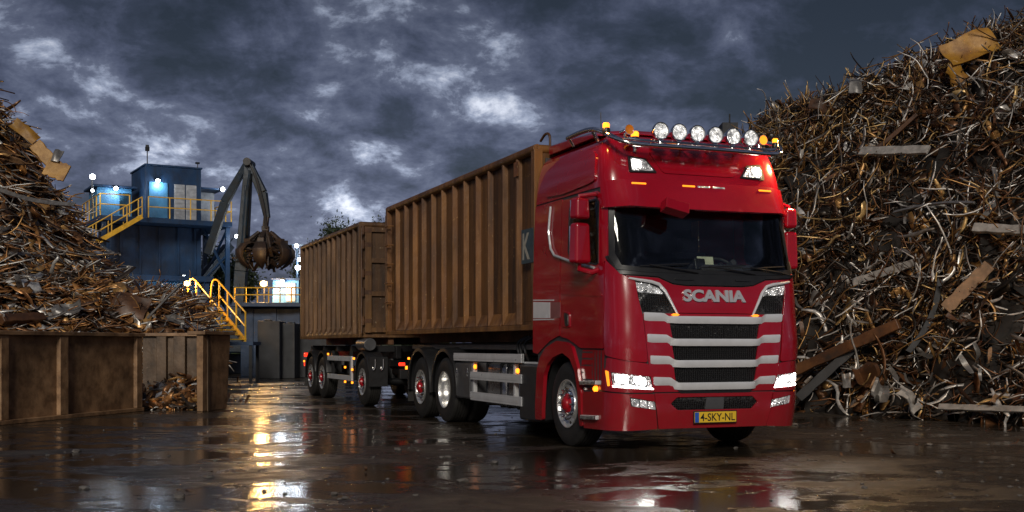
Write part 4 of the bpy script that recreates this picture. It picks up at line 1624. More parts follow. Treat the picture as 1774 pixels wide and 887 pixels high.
pA, pB = gnd(-60, 742), gnd(243, 712)
dv = (pB - pA)
w1 = wall_run(pA, pB, 1.47, 'long rusty steel wall with upright ribs at the front of the scrap bay', [(dv.length * .17, .20, .07), (dv.length * .485, .24, .08), (dv.length * .97, .20, .08)])
pC = gnd(246, 700)
pD = gnd(352, 700)
pC.x, pD.x = at(247, 0, 23.6).x, at(352, 0, 23.6).x
pC.y = pD.y = 23.6
w2 = wall_run(pC + Vector((0, 0, 0)), pD + Vector((.25, 0, 0)), 1.50, 'recessed shaded wall section behind the spilled metal pieces', [(.42, .22, .10), (.80, .26, .12)], mat='bin_dark')
pE, pF = gnd(351, 713), gnd(393, 708)
ep = empty('bin_post', pE, math.atan2((pF - pE).y, (pF - pE).x), 'broad rusty end post closing the scrap bay beside the open yard', 'bin post')
Le = (pF - pE).length
mb_ = MB()
mb_.add([(0, 0, 0), (Le, 0, 0), (Le, .12, 0), (0, .12, 0), (-.02, -.02, 1.46), (Le + .12, -.02, 1.46), (Le + .12, .12, 1.46), (-.02, .12, 1.46)], [(3, 2, 1, 0), (4, 5, 6, 7), (0, 1, 5, 4), (1, 2, 6, 5), (2, 3, 7, 6), (3, 0, 4, 7)])
mb_.build('panel', M['bin'], ep, bevel=.012)
MB().bb(-.08, Le + .2, -.09, .28, 1.462, 1.53).build('top_lip', M['bin'], ep, bevel=.012)
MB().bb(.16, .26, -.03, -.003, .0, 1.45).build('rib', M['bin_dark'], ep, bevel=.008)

# ------------------------------------------------------------------ railing helper
def railing(name, parent, pts, h=1.1, mat='yellow', r=.032, step=1.1, rails=(1.0, .52)):
    m_ = MB()
    pts = [Vector(p) for p in pts]
    for k in rails:
        m_.tube([p + Vector((0, 0, h * k)) for p in pts], r, 6)
    for i in range(len(pts) - 1):
        a, b = pts[i], pts[i + 1]
        n = max(1, round((b - a).length / step))
        for j in range(n + (1 if i == len(pts) - 2 else 0)):
            p = a.lerp(b, j / n)
            m_.cyl(p, p + Vector((0, 0, h)), r * 1.05, 6)
    return m_.build(name, M[mat], parent)


def stairs(parent, a, b, wdir, width, n, mat='yellow', tread='blue'):
    """flight from a (bottom) to b (top); wdir = unit vector across"""
    a, b, wd = Vector(a), Vector(b), Vector(wdir)
    st = MB()
    for sg in (0, 1):
        o = wd * width * sg
        st.beam(a + o, b + o, .05, .22)
    st.build('stair_stringer', M[mat], parent)
    for i in range(n):
        p = a.lerp(b, (i + .5) / n) + wd * width / 2
        hd = (b - a)
        hd.z = 0
        q = MB()
        q.beam(p - wd * width * .48, p + wd * width * .48, .26, .04)
        q.build('stair_tread', M[tread], parent)
    for sg in (0, 1):
        railing('stair_railing', parent, [a + wd * width * sg, b + wd * width * sg], 1.0, mat, .03, .95)


def flood(parent, loc, face, kind='white', size=.16, power=160, col=(.82, .91, 1), name='floodlight'):
    """a lamp in a small housing that points along `face`; loc in the parent's space"""
    loc, f = Vector(loc), Vector(face).normalized()
    b = MB()
    b.beam(loc - f * .10, loc, size * 1.7, size * 1.2)
    o = b.build(name, M['black'], parent, bevel=.01)
    l_ = MB()
    l_.cyl(loc + f * .002, loc + f * .07, size * .72, 16, r1=size * .5)
    l_.build('lamp_face', M[kind + '_flood'], o)
    wl = parent.matrix_world @ (loc + f * .28) if parent else loc + f * .28
    light('POINT', wl, power, col, .12)
    return o


# ------------------------------------------------------------------ blue plant tower
bpy.context.view_layer.update()
c0 = at(252, 600, 60)
BT = empty('control_tower', (c0.x, c0.y, 0), R(30), 'blue steel control tower with floodlit cabins and yellow railings', 'control tower')
bpy.context.view_layer.update()
z8 = 7.95
up = MB().bb(0, 2.95, 0, 3.6, z8 + .02, 10.86)
up.build('upper_cabin', M['blue'], BT, bevel=.03)
MB().bb(-.06, 3.01, -.06, 3.66, 10.86, 10.95).build('cabin_roof', M['blue'], BT, bevel=.02)
MB().bb(.18, 1.15, -.04, -.004, z8 + .15, z8 + 2.05).build('floodlit_patch', M['bluepale'], BT, bevel=.01)  # wall patch under the floodlight, its glow put into the paler blue
shp = MB()
for k in range(2):
    shp.bb(1.50 + k * .62, 2.06 + k * .62, -.05, -.004, z8 + .1, z8 + 2.0)
    for j in range(9):
        shp.bb(1.54 + k * .62, 2.02 + k * .62, -.062, -.05, z8 + .18 + j * .2, z8 + .30 + j * .2)
shp.build('shutter_door', M['shutter'], BT, bevel=.006)
MB().cyl((.12, .12, 10.95), (.12, .12, 11.7), .03, 8).box((.12, .12, 11.75), (.2, .16, .22)).lathe([(0, .11), (.09, .1), (.09, -.04), (0, -.04)], (.12, .12, 11.86), 'z', 12).build('camera_mast', M['black'], BT)
MB().cyl((2.8, .2, 10.95), (2.8, .2, 11.2), .025, 6).box((2.8, .2, 11.22), (.22, .12, .1)).build('roof_sensor', M['black'], BT)
plf = MB().bb(-2.55, 4.3, -1.25, 4.2, z8 - .26, z8)
plf.build('platform', M['blue'], BT, bevel=.02)
lc = MB().bb(-2.25, -.45, 1.2, 3.6, z8 + .02, z8 + 1.75)
lco = lc.build('side_cabin', M['bluepale'], BT, bevel=.03)
MB().bb(-2.5, -.2, .9, 3.8, z8 + 1.75, z8 + 1.86).build('cabin_roof', M['blue'], lco, bevel=.02)
MB().bb(-1.1, -.55, 1.15, 1.195, z8 + .4, z8 + 1.5).build('window', M['sideglass'], lco)
rc = MB().bb(3.05, 4.1, 1.6, 3.4, z8 + .02, z8 + 1.9)
rc.build('end_cabin', M['shutter'], BT, bevel=.02)
MB().bb(2.96, 4.25, .3, 3.6, z8 + 1.9, z8 + 2.0).build('canopy', M['blue'], BT, bevel=.02)
lo = MB().bb(-1.75, 3.05, .35, 3.7, 5.05, z8 - .27)
lo.build('hopper_body', M['blue'], BT, bevel=.03)
ri = MB()
for x in (-1.2, -.2, .8, 1.8, 2.7):
    ri.bb(x - .05, x + .05, .28, .348, 5.1, z8 - .28)
ri.build('wall_rib', M['blue'], BT)
MB().bb(-2.2, 3.6, -.1, 3.8, 4.75, 5.05).build('lower_beam', M['blue'], BT, bevel=.02)
MB().bb(-1.2, 3.2, 1.2, 3.3, 0, 4.75).build('base_wall', M['bluepale'], BT, bevel=.02)
for x, y in ((-1.5, .2), (.0, .2), (3.3, .2), (4.1, -1.0), (-2.3, -1.0), (4.1, 3.6), (-2.3, 3.6)):
    MB().bb(x - .11, x + .11, y - .11, y + .11, 0, 4.75 if x in (-1.5, .0, 3.3) else z8 - .27).build('leg', M['blue'], BT)
for a, b in (((4.1, -1.0, 5.0), (3.2, .3, 7.6)), ((4.1, -1.0, 7.6), (4.1, 3.6, 5.2)), ((4.1, -1.0, 5.2), (4.1, 3.6, 7.6)), ((-2.3, -1.0, 4.5), (-2.3, 3.6, 7.6)), ((3.2, .2, 4.9), (4.1, -1.0, 6.2))):
    MB().beam(a, b, .10, .10).build('brace', M['blue'], BT)
# conveyor climbing behind the right of the tower
cv = MB().beam((3.3, 2.2, 4.6), (5.2, 2.6, 7.0), .9, .35)
cv.beam((3.4, 1.7, 5.0), (5.3, 2.1, 7.4), .06, .06)
cv.build('conveyor', M['craneblue'], BT)
railing('railing', BT, [(-.1, -1.2, z8), (4.25, -1.2, z8), (4.25, 4.1, z8)])
railing('railing', BT, [(-1.05, -1.2, z8), (-2.5, -1.2, z8), (-2.5, 4.1, z8)])
stairs(BT, (-3.6, -1.15, 5.95), (-.6, -1.15, z8 - .05), (0, -1, 0), .9, 9)
flood(BT, (.62, -.12, z8 + 2.12), (0, -.7, -.9), power=40)
flood(BT, (-1.35, .85, z8 + 1.68), (0, -.8, -.8), power=55)
flood(BT, (4.2, .25, z8 + 1.95), (.3, -1, -.3), power=60, size=.17)
flood(BT, (4.5, -1.3, z8 - .75), (.3, -1, -.2), power=40, size=.13)
flood(BT, (2.05, .18, 5.0), (0, -.8, -.8), power=60)
MB().cyl((-2.9, -1.25, z8 - .1), (-2.9, -1.25, z8 + 2.0), .04, 8).build('lamp_post', M['black'], BT)
flood(BT, (-2.9, -1.35, z8 + 1.9), (0, -1, 0), power=60, size=.19)
flood(BT, (-2.9, -1.35, z8 + 1.2), (0, -1, 0), power=20, size=.10)
light('POINT', BT.matrix_world @ Vector((.6, -.9, 3.6)), 60, (.8, .9, 1), .1)

# ------------------------------------------------------------------ material handler with grab
YC = 50
c0 = at(417, 600, YC)
HM = empty('material_handler', (c0.x, c0.y, 0), 0, 'blue scrap handler crane with raised bent boom and closed grab', 'crane')
bpy.context.view_layer.update()


def hp(px, py, dy=0.):
    p = at(px, py, YC + dy)
    return (p.x - c0.x, dy, p.z)


J = hp(431, 282)
bm_ = MB()
bm_.beam(hp(410, 580), hp(418, 470), .46, .44, w1=.52, h1=.50, up=(0, 1, 0))
bm_.beam(hp(418, 470), J, .52, .50, w1=.34, h1=.32, up=(0, 1, 0))
for py in (560, 500, 440, 380, 330):
    t = (580 - py) / 298
    bm_.box(Vector(hp(411 + 20 * t, py)) + Vector((0, -.27, 0)), (.10, .06, .42))
bm_.build('boom', M['craneblue'], HM, bevel=.03)
ln_ = MB()
ln_.beam(hp(360, 440, 1.2), hp(390, 350, .8), .32, .34, w1=.36, h1=.38, up=(0, 1, 0))
ln_.beam(hp(390, 350, .8), hp(427, 284, .4), .36, .38, w1=.24, h1=.26, up=(0, 1, 0))
ln_.build('rear_link', M['craneblue'], HM, bevel=.03)
sk_ = MB()
sk_.beam(J, hp(455, 334), .30, .36, w1=.38, h1=.44, up=(0, 1, 0))
sk_.beam(hp(455, 334), hp(463, 378), .38, .44, w1=.26, h1=.26, up=(0, 1, 0))
sk_.build('stick', M['craneblue'], HM, bevel=.03)
MB().cyl(Vector(J) + Vector((0, -.4, 0)), Vector(J) + Vector((0, .6, 0)), .17, 16).build('boom_pin', M['chassis'], HM)
cy = MB().cyl(hp(421, 430, -.45), hp(428, 330, -.45), .10, 10).cyl(hp(428, 330, -.45), hp(433, 295, -.45), .055, 8)
cy.build('boom_cylinder', M['craneblue'], HM)
hs_ = MB()
for k in range(3):
    hs_.tube(chaik([hp(433, 285, -.35), hp(440 + k, 300, -.4), hp(449 + k, 330, -.35), hp(457 + k, 365, -.3), hp(460 + k, 395, -.2)]), .035, 6)
hs_.build('hydraulic_hose', M['black'], HM)
# grab
gc = Vector(hp(460, 440))
lk = MB().beam(hp(462, 374), hp(460, 392), .22, .26, up=(0, 1, 0)).box(hp(460, 396), (.3, .3, .22)).beam(hp(460, 398), hp(460, 410), .18, .18, up=(0, 1, 0))
lk.build('grab_link', M['grabsteel'], HM, bevel=.02)
g_ = MB().lathe([(.10, 1.02), (.22, .98), (.30, .80), (.34, .55), (.46, .35), (.50, .18), (.30, .05), (0, .0)], gc, 'z', 20)
for k in range(6):
    a = 2 * PI * k / 6
    g_.cyl(gc + Vector((.34 * math.cos(a), .34 * math.sin(a), .75)), gc + Vector((.72 * math.cos(a), .72 * math.sin(a), .15)), .07, 8)
for k in range(6):
    a = 2 * PI * (k + .5) / 6
    e_ = Vector((math.cos(a), math.sin(a), 0))
    g_.cyl(gc + e_ * .30 + Vector((0, 0, .95)), gc + e_ * .86 + Vector((0, 0, .50)), .085, 8)
    g_.box(gc + e_ * .86 + Vector((0, 0, .52)), (.26, .26, .22), (0, 0, a))
rg_ = random.Random(4)
hs2 = MB()
for k in range(110):
    a, r_ = rg_.uniform(0, 6.3), 1.12 * math.sqrt(rg_.uniform(.02, 1))
    p_ = gc + Vector((r_ * math.cos(a), r_ * math.sin(a), rg_.uniform(-.5, .42) * (1.15 - .5 * r_)))
    hs2.beam(p_, p_ + Vector((rg_.uniform(-.4, .4), rg_.uniform(-.4, .4), rg_.uniform(-.5, .2))), rg_.uniform(.04, .2), .03)
go = g_.build('grab', M['grabsteel'], HM, ang=40)
hs2.v = [tuple(Vector(q) + c0) for q in hs2.v]
for q in range(len(hs2.v)):
    hs2.v[q] = (hs2.v[q][0], hs2.v[q][1], hs2.v[q][2] - c0.z)
tag(hs2.build('scrap_load', M['grabsteel']), 'clump of scrap held inside the closed crane grab', 'scrap load')
for k in range(6):
    a = 2 * PI * (k + .5) / 6
    tn = MB()
    vs = []
    prof = [(.40, .34, .12, .14), (.74, .52, .16, .20), (1.04, .42, .22, .22), (1.24, .16, .30, .18), (1.24, -.12, .31, .15), (1.10, -.36, .25, .13), (.88, -.54, .14, .10), (.66, -.66, .04, .05)]
    nrm_dir = Vector((math.cos(a), math.sin(a), 0))
    tdir = Vector((-math.sin(a), math.cos(a), 0))
    for r, z, hw, th_ in prof:
        for q in (-1, -.5, 0, .5, 1):
            bulge = (1 - q * q) * .10
            vs.append(gc + nrm_dir * (r + bulge) + tdir * hw * q + Vector((0, 0, z)))
        for q in (1, .5, 0, -.5, -1):
            bulge = (1 - q * q) * .10
            vs.append(gc + nrm_dir * (r + bulge - th_) + tdir * hw * q * .9 + Vector((0, 0, z - .02)))
    m_ = 10
    tn.add(vs, [(i * m_ + j, i * m_ + (j + 1) % m_, (i + 1) * m_ + (j + 1) % m_, (i + 1) * m_ + j) for i in range(len(prof) - 1) for j in range(m_)] + [tuple(range(m_)), tuple(range((len(prof) - 1) * m_, len(prof) * m_))])
    tn.build('tine', M['grabsteel'], go, bevel=.015)
# undercarriage and slewing body
ub = MB().bb(-.8, 1.7, -1.2, 2.2, .95, 2.2)
ub.build('slew_body', M['craneblue'], HM, bevel=.08)
MB().bb(.2, 1.3, -1.25, -.2, 2.2, 2.9).build('engine_cover', M['craneblue'], HM, bevel=.05)
for x0 in (-.55, 1.25):
    tk = MB()
    n = 26
    pr = []
    for i in range(n):
        a = 2 * PI * i / n
        pr.append((math.copysign(1.25, math.cos(a)) + .42 * math.cos(a), .45 + .45 * math.sin(a)))
    tk.prism(pr, lambda u, v, s_: (x0 - .3 + .6 * s_, u, v))
    tk.build('track', M['rubber'], HM, bevel=.03)

# ------------------------------------------------------------------ low blue platform building on the right of the crane
YS = 46
s0 = at(420, 600, YS)
SH = empty('platform_building', (s0.x, s0.y, 0), 0, 'low blue building with yellow railed deck under the hanging grab', 'building')
bpy.context.view_layer.update()
zd = at(0, 525, YS).z
MB().bb(-.1, 4.6, .1, 4.0, 0, zd - .18).build('lower_wall', M['blue'], SH, bevel=.02)
pi = MB()
for k in range(5):
    pi.bb(.2 + k * .95, .42 + k * .95, .03, .098, .4, zd - .2)
pi.build('wall_rib', M['blue'], SH)
MB().bb(-.3, 4.8, -.6, 4.2, zd - .17, zd).build('deck', M['blue'], SH, bevel=.02)
MB().bb(1.05, 2.15, .8, 2.6, zd + .01, zd + .98).build('deck_cabin', M['bluepale'], SH, bevel=.02)
MB().bb(1.0, 2.2, .7, 2.7, zd + .98, zd + 1.05).build('cabin_roof', M['blue'], SH)
MB().bb(1.62, 2.0, .76, .796, zd + .1, zd + .85).build('shutter_door', M['shutter'], SH)
railing('railing', SH, [(-.2, -.5, zd), (2.55, -.5, zd), (4.7, -.5, zd)], .60, 'yellow', .026, .5)
lp = MB().cyl((.82, .3, zd), (.82, .3, zd + .9), .03, 8)
lp.build('lamp_post', M['black'], SH)
flood(SH, (.82, .18, zd + .80), (0, -1, -.1), 'amber', .17, 520, (1, .55, .18))
flood(SH, (1.5, .60, zd + .92), (0, -1, -.5), 'white', .11, 70)
pt = MB()
for x, z, w_, h_ in ((1.7, 1.1, .5, .5), (2.0, .9, .3, .3), (1.4, 1.4, .35, .2)):
    pt.bb(x, x + w_, .02, .098, z, z + h_)
pt.build('wall_box', M['shutter'], SH, bevel=.01)
# light mast beside it
lm0 = at(515, 600, 62)
LM = empty('light_mast', (lm0.x, lm0.y, 0), 0, 'slim light mast with white floodlights beside the brown container', 'light mast')
bpy.context.view_layer.update()
MB().cyl((0, 0, 0), (0, 0, 6.9), .07, 8).bb(-.4, .4, -.05, .05, 6.75, 6.85).build('pole', M['craneblue'], LM)
flood(LM, (-.02, -.1, 6.75), (0, -1, -.1), 'white', .15, 60)
flood(LM, (.12, -.1, 6.0), (0, -1, -.1), 'white', .13, 60)
flood(LM, (.05, -.1, 5.55), (0, -1, -.1), 'white', .19, 200)
# dark concrete blocks at the end of the yard
for i, (px0, px1, py0, Y, lab) in enumerate(((446, 486, 556, 43, 'dark concrete block under the blue deck, beside the crane'), (487, 512, 560, 43.5, 'dark concrete block under the blue deck, close to the trailer'), (513, 600, 566, 44.5, 'long dark concrete block partly behind the trailer wheels'))):
    a, b = at(px0, py0, Y), at(px1, py0, Y)
    m_ = MB().bb(a.x, b.x - .03, Y, Y + 1.2, 0, a.z)
    m_.bb(a.x + .2, a.x + .45, Y + .3, Y + .6, a.z, a.z + .06)
    tag(m_.build('concrete_block', M['darkblock'], bevel=.03), lab, 'concrete block', 'concrete blocks across the end of the yard')

# yellow stairway by the heap
sa, sb_ = at(384, 592, 38), at(340, 536, 40)
YT = empty('yellow_stairway', (sa.x, sa.y, 0), 0, 'yellow steel stairway with curved handrails beside the left scrap heap', 'stairway')
bpy.context.view_layer.update()
o3 = Vector((sa.x, sa.y, 0))
a3, b3 = Vector((0, 0, sa.z)), sb_ - o3
stairs(YT, a3, b3, Vector((.80, .6, 0)), .85, 7, 'yellow', 'yellow')
MB().bb(-.2, 1.1, -.2, 1.0, sa.z - .12, sa.z).build('landing', M['blue'], YT)
for x, y in ((-.1, -.1), (1.0, -.1), (-.1, .9), (1.0, .9)):
    MB().bb(x - .05, x + .05, y - .05, y + .05, 0, sa.z - .12).build('leg', M['chassis'], YT)
for k in (0, 1):
    p = b3 + Vector((.80, .6, 0)) * .85 * k
    MB().tube(chaik([p + Vector((0, 0, 1.0)), p + Vector((-.15, .06, 1.12)), p + Vector((-.32, .13, 1.0)), p + Vector((-.36, .15, .0))]), .03, 8).build('handrail_loop', M['yellow'], YT)
MB().bb(b3.x - 1.4, b3.x + .6, b3.y - .1, b3.y + 1.4, b3.z - .1, b3.z).build('landing', M['blue'], YT)
for x in (-1.3, .5):
    MB().bb(b3.x + x - .06, b3.x + x + .06, b3.y + .6, b3.y + .72, -.0, b3.z - .1).build('leg', M['blue'], YT)
MB().cyl((b3.x - .35, b3.y + .2, b3.z), (b3.x - .35, b3.y + .2, b3.z + 1.05), .035, 8).build('lamp_post', M['black'], YT)
flood(YT, (b3.x - .35, b3.y + .06, b3.z + .92), (0, -1, -.1), 'amber', .13, 320, (1, .55, .18))

# dark distant tower beyond the heap
dt = at(1264, 600, 160)
DT = empty('distant_tower', (dt.x, dt.y, 0), 0, 'small dark tower far off between roof lamps and right heap', 'tower')
zt = at(0, 212, 160).z
MB().bb(-1.0, 1.2, 0, 3, 0, zt).bb(-1.6, .2, -.2, 3, 0, zt - 1.4).build('shaft', M['darkblock'], DT)
MB().cyl((0, 0, zt), (0, 0, zt + 1.2), .12, 6).build('mast', M['darkblock'], DT)


# ------------------------------------------------------------------ trees
def tree(loc, h, cr, label, seed, n=11000):
    rg = np.random.default_rng(seed)
    t = empty('tree', loc, 0, label, 'tree', 'dark trees beyond the yard')
    tr = MB().tube([(0, 0, 0), (.1, 0, h * .35), (-.05, .05, h * .7)], [.28, .2, .08], 8)
    br_pts = []
    for k in range(9):
        a = rg.uniform(0, 2 * PI)
        z0 = h * rg.uniform(.35, .65)
        e = Vector((cr * .7 * math.cos(a), cr * .7 * math.sin(a), z0 + h * rg.uniform(.1, .3)))
        tr.tube([(0, 0, z0), e * .5 + Vector((0, 0, z0 * .5 + .2)), e], [.09, .06, .02], 5)
        br_pts.append(e)
    tr.build('trunk', M['bark'], t)
    cl_ = np.array([[p.x, p.y, p.z] for p in br_pts] + [[0, 0, h * .85], [0, 0, h * .65]])
    cen = cl_[rg.integers(0, len(cl_), n)] + rg.normal(0, 1, (n, 3)) * np.array([cr * .27, cr * .27, h * .06])
    s_ = rg.uniform(.07, .15, n)
    q = rg.normal(0, 1, (n, 2, 3))
    vs = np.zeros((n, 4, 3))
    a, b = q[:, 0] / np.linalg.norm(q[:, 0], axis=1)[:, None], q[:, 1] / np.linalg.norm(q[:, 1], axis=1)[:, None]
    vs[:, 0] = cen - a * s_[:, None]
    vs[:, 1] = cen + b * s_[:, None] * .5
    vs[:, 2] = cen + a * s_[:, None]
    vs[:, 3] = cen - b * s_[:, None] * .5
    m_ = MB()
    m_.v = [tuple(p) for p in vs.reshape(-1, 3)]
    m_.f = [(4 * i, 4 * i + 1, 4 * i + 2, 4 * i + 3) for i in range(n)]
    m_.m = [0] * n
    m_.build('crown', M['leaf'], t, smooth=False, fix=False)
    return t


for px, Y, top, cr, lab, sd in ((545, 85, 416, 1.5, 'dark tree top showing over the far end of the trailer container', 1), (602, 80, 384, 1.5, 'dark tree top over the middle of the trailer container', 2),
                                (655, 82, 378, 1.2, 'small dark tree top just behind the ochre container', 3), (392, 70, 438, 1.7, 'dark round tree between control tower and crane boom', 4)):
    p = at(px, top, Y)
    tree((p.x, p.y, 0), p.z, cr, lab, sd)
# low belt of bushes and banks closing the far yard
rg = np.random.default_rng(5)
n = 5200
x = rg.uniform(-90, 70, n)
z = np.abs(rg.normal(0, 1, n)) * (1.0 + .6 * np.sin(x * .21) + .5 * np.sin(x * .53)) * .9
cen = np.stack([x, 115 + rg.uniform(-2, 2, n), z], 1)
q = rg.normal(0, 1, (n, 4, 3)) * .55
vs = (cen[:, None, :] + q).reshape(-1, 3)
m_ = MB()
m_.v = [tuple(p) for p in vs]
m_.f = [(4 * i, 4 * i + 1, 4 * i + 2, 4 * i + 3) for i in range(n)]
m_.m = [0] * n
tag(m_.build('far_bushes', M['leaf'], smooth=False, fix=False), 'dark belt of bushes along the far edge of the yard', 'bushes', kind='stuff')

# ------------------------------------------------------------------ scrap: curved strands and strips in bulk
def unit(a):
    return a / np.maximum(np.linalg.norm(a, axis=-1, keepdims=True), 1e-9)


def strands(rg, pos, tan, nrm, L_, a, b, K, curl, twist=0.):
    """N bent bars; half-width a, half-thickness b; returns verts (N,K+1,4,3)"""
    N = len(pos)
    T_ = unit(tan)
    Nn = unit(nrm - (nrm * T_).sum(1, keepdims=True) * T_)
    p = pos - T_ * (L_ / 2)[:, None]
    k1 = rg.normal(0, 1, N) * curl
    k2 = rg.normal(0, 1, N) * curl * .6
    V = np.zeros((N, K + 1, 4, 3))
    for i in range(K + 1):
        B = np.cross(T_, Nn)
        tp = .35 + .65 * np.sin(PI * (i + .35) / (K + .7)) * (1 + .25 * np.sin(i * 1.9 + np.arange(N)))
        aa = (a * tp)[:, None]
        bb_ = b[:, None]
        V[:, i, 0] = p - B * aa - Nn * bb_
        V[:, i, 1] = p + B * aa - Nn * bb_
        V[:, i, 2] = p + B * aa + Nn * bb_
        V[:, i, 3] = p - B * aa + Nn * bb_
        p = p + T_ * (L_ / K)[:, None]
        k1 = k1 * .35 + rg.normal(0, 1, N) * curl * 1.25
        k2 = k2 * .35 + rg.normal(0, 1, N) * curl * .9
        T_ = unit(T_ + B * (k1 / K)[:, None] * 2 + Nn * (k2 / K)[:, None] * 2)
        tw_ = rg.normal(0, 1, N) * twist
        Nn = Nn + np.cross(T_, Nn) * tw_[:, None]
        Nn = unit(Nn - (Nn * T_).sum(1, keepdims=True) * T_)
    return V


def strand_faces(N, K, off=0):
    base = (np.arange(N) * (K + 1) * 4)[:, None, None, None] + off
    i = (np.arange(K) * 4)[None, :, None, None]
    f = np.array([[j, (j + 1) % 4, 4 + (j + 1) % 4, 4 + j] for j in range(4)])[None, None]
    F_ = (base + i + f).reshape(-1, 4)
    b0 = (np.arange(N) * (K + 1) * 4)[:, None] + off
    caps = np.concatenate([b0 + np.array([[3, 2, 1, 0]]), b0 + K * 4 + np.array([[0, 1, 2, 3]])])
    return np.concatenate([F_, caps])


def np_mesh(name, V, F_, cols, mats, smooth=False):
    me = bpy.data.meshes.new(name)
    me.vertices.add(len(V))
    me.vertices.foreach_set('co', V.astype(np.float32).ravel())
    me.loops.add(F_.size)
    me.loops.foreach_set('vertex_index', F_.astype(np.int32).ravel())
    me.polygons.add(len(F_))
    me.polygons.foreach_set('loop_start', np.arange(len(F_), dtype=np.int32) * 4)
    me.polygons.foreach_set('loop_total', np.full(len(F_), 4, dtype=np.int32))
    me.update(calc_edges=True)
    at_ = me.color_attributes.new('Col', 'FLOAT_COLOR', 'POINT')
    c4 = np.ones((len(V), 4), np.float32)
    c4[:, :3] = cols
    at_.data.foreach_set('color', c4.ravel())
    for m in mats:
        me.materials.append(m)
    if smooth:
        me.polygons.foreach_set('use_smooth', [True] * len(me.polygons))
    me.validate()
    o = bpy.data.objects.new(name, me)
    COL.objects.link(o)
    return o


def pick(rg, pal, wts, N, var=.3):
    pal = np.array(pal)
    w_ = np.array(wts, float)
    c = pal[rg.choice(len(pal), N, p=w_ / w_.sum())]
    return np.clip(c * rg.uniform(1 - var, 1 + var, (N, 1)), 0, 1)


# --- right heap: plan line of its foot, ridge height along it
A2 = np.array([5.3, 21.4])
U2 = np.array([.564, -.826])
N2 = np.array([.826, .564])
DR = 5.6
RID = []
for px, py in ((1280, 232), (1300, 208), (1340, 182), (1400, 152), (1470, 122), (1540, 104), (1600, 66), (1680, 36), (1774, 4), (1900, -40), (2100, -70)):
    k = (px - 887) / FPX
    Y = (DR + A2 @ N2) / (k * N2[0] + N2[1])
    X = k * Y
    RID.append(((np.array([X, Y]) - A2) @ U2, CAMH + (HZ - py) / FPX * Y - .45))
RID = np.array(RID)


def rh_ridge(t):
    h = np.interp(t, RID[:, 0], RID[:, 1])
    e = np.clip((t - (RID[0, 0] - .9)) / 1.6, 0, 1)
    return h * (e * e * (3 - 2 * e)) ** .6


def rh_z(t, d):
    u = np.clip(d / DR, 0, 1)
    z = (.45 * u + .55 * np.sin(u * PI / 2)) * rh_ridge(t)
    z = np.where(d > DR, rh_ridge(t) * np.clip(1 - (d - DR) / 9, 0, 1), z)
    wob = .16 * np.sin(t * 2.1 + d * 1.3) + .12 * np.sin(t * 4.7 - d * 3.1) + .10 * np.sin(d * 5.3 + t * 1.7)
    return np.maximum(0, z + wob * np.clip(d, 0, 1))


def rh_pt(t, d, lift=0.):
    z = rh_z(t, d) + lift
    xy = A2[None] + U2[None] * t[:, None] + N2[None] * d[:, None]
    return np.stack([xy[:, 0], xy[:, 1], z], 1)


def rh_nrm(t, d):
    e = .15
    dt_ = rh_pt(t + e, d) - rh_pt(t - e, d)
    dd_ = rh_pt(t, d + e) - rh_pt(t, d - e)
    n = np.cross(dt_, dd_)
    n = np.where(n[:, 2:3] < 0, -n, n)
    return unit(n), unit(dt_), unit(dd_)


tmin, tmax = RID[0, 0] - 2.5, 9.0
nt_, nd_ = 130, 90
tt, dd = np.meshgrid(np.linspace(tmin, tmax, nt_), np.linspace(-.4, DR + 8, nd_), indexing='ij')
Vb = rh_pt(tt.ravel(), dd.ravel(), 0) + RNG.normal(0, .10, (nt_ * nd_, 3)) - np.array([0, 0, .34])
idx = np.arange(nt_ * nd_).reshape(nt_, nd_)
Fb = np.stack([idx[:-1, :-1], idx[1:, :-1], idx[1:, 1:], idx[:-1, 1:]], -1).reshape(-1, 4)
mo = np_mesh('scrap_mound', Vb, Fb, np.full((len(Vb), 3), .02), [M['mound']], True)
tag(mo, 'dark core of the tall scrap heap right of the lorry', 'scrap heap', kind='stuff')

rg = np.random.default_rng(21)
VV, FF, CC = [], [], []
off = 0


def batch(pos, tan, nrm, L_, a, b, K, curl, col, twist=.1):
    global off
    V = strands(rg, pos, tan, nrm, L_, a, b, K, curl, twist)
    N = len(pos)
    VV.append(V.reshape(-1, 3))
    FF.append(strand_faces(N, K, off))
    CC.append(np.repeat(col, (K + 1) * 4, axis=0))
    off += N * (K + 1) * 4


def rh_sample(N, dmax=DR + .9, tlo=tmin + .5, thi=8.6):
    t = rg.uniform(tlo, thi, N)
    d = rg.uniform(.0, 1, N) ** .9 * dmax
    keep = rh_ridge(t) > .8
    return t[keep], d[keep]


def hollow(t, d):
    q = np.sin(t * 1.9 + 1.3 * np.sin(d * 1.1 + .5)) + np.sin(d * 2.7 + 1.7 * np.sin(t * .9)) + .8 * np.sin(t * 4.3 - d * 3.7) + .6 * np.sin(t * 7.1 + d * 6.3 + 2)
    return np.clip(.5 + q * .33, 0, 1)


def grain(t, d):
    return .5 + 1.1 * np.sin(t * .8 + d * .5) + .9 * np.sin(d * 1.7 - t * .6 + 1.) + .6 * np.sin(t * 2.3 + d * 2.9)


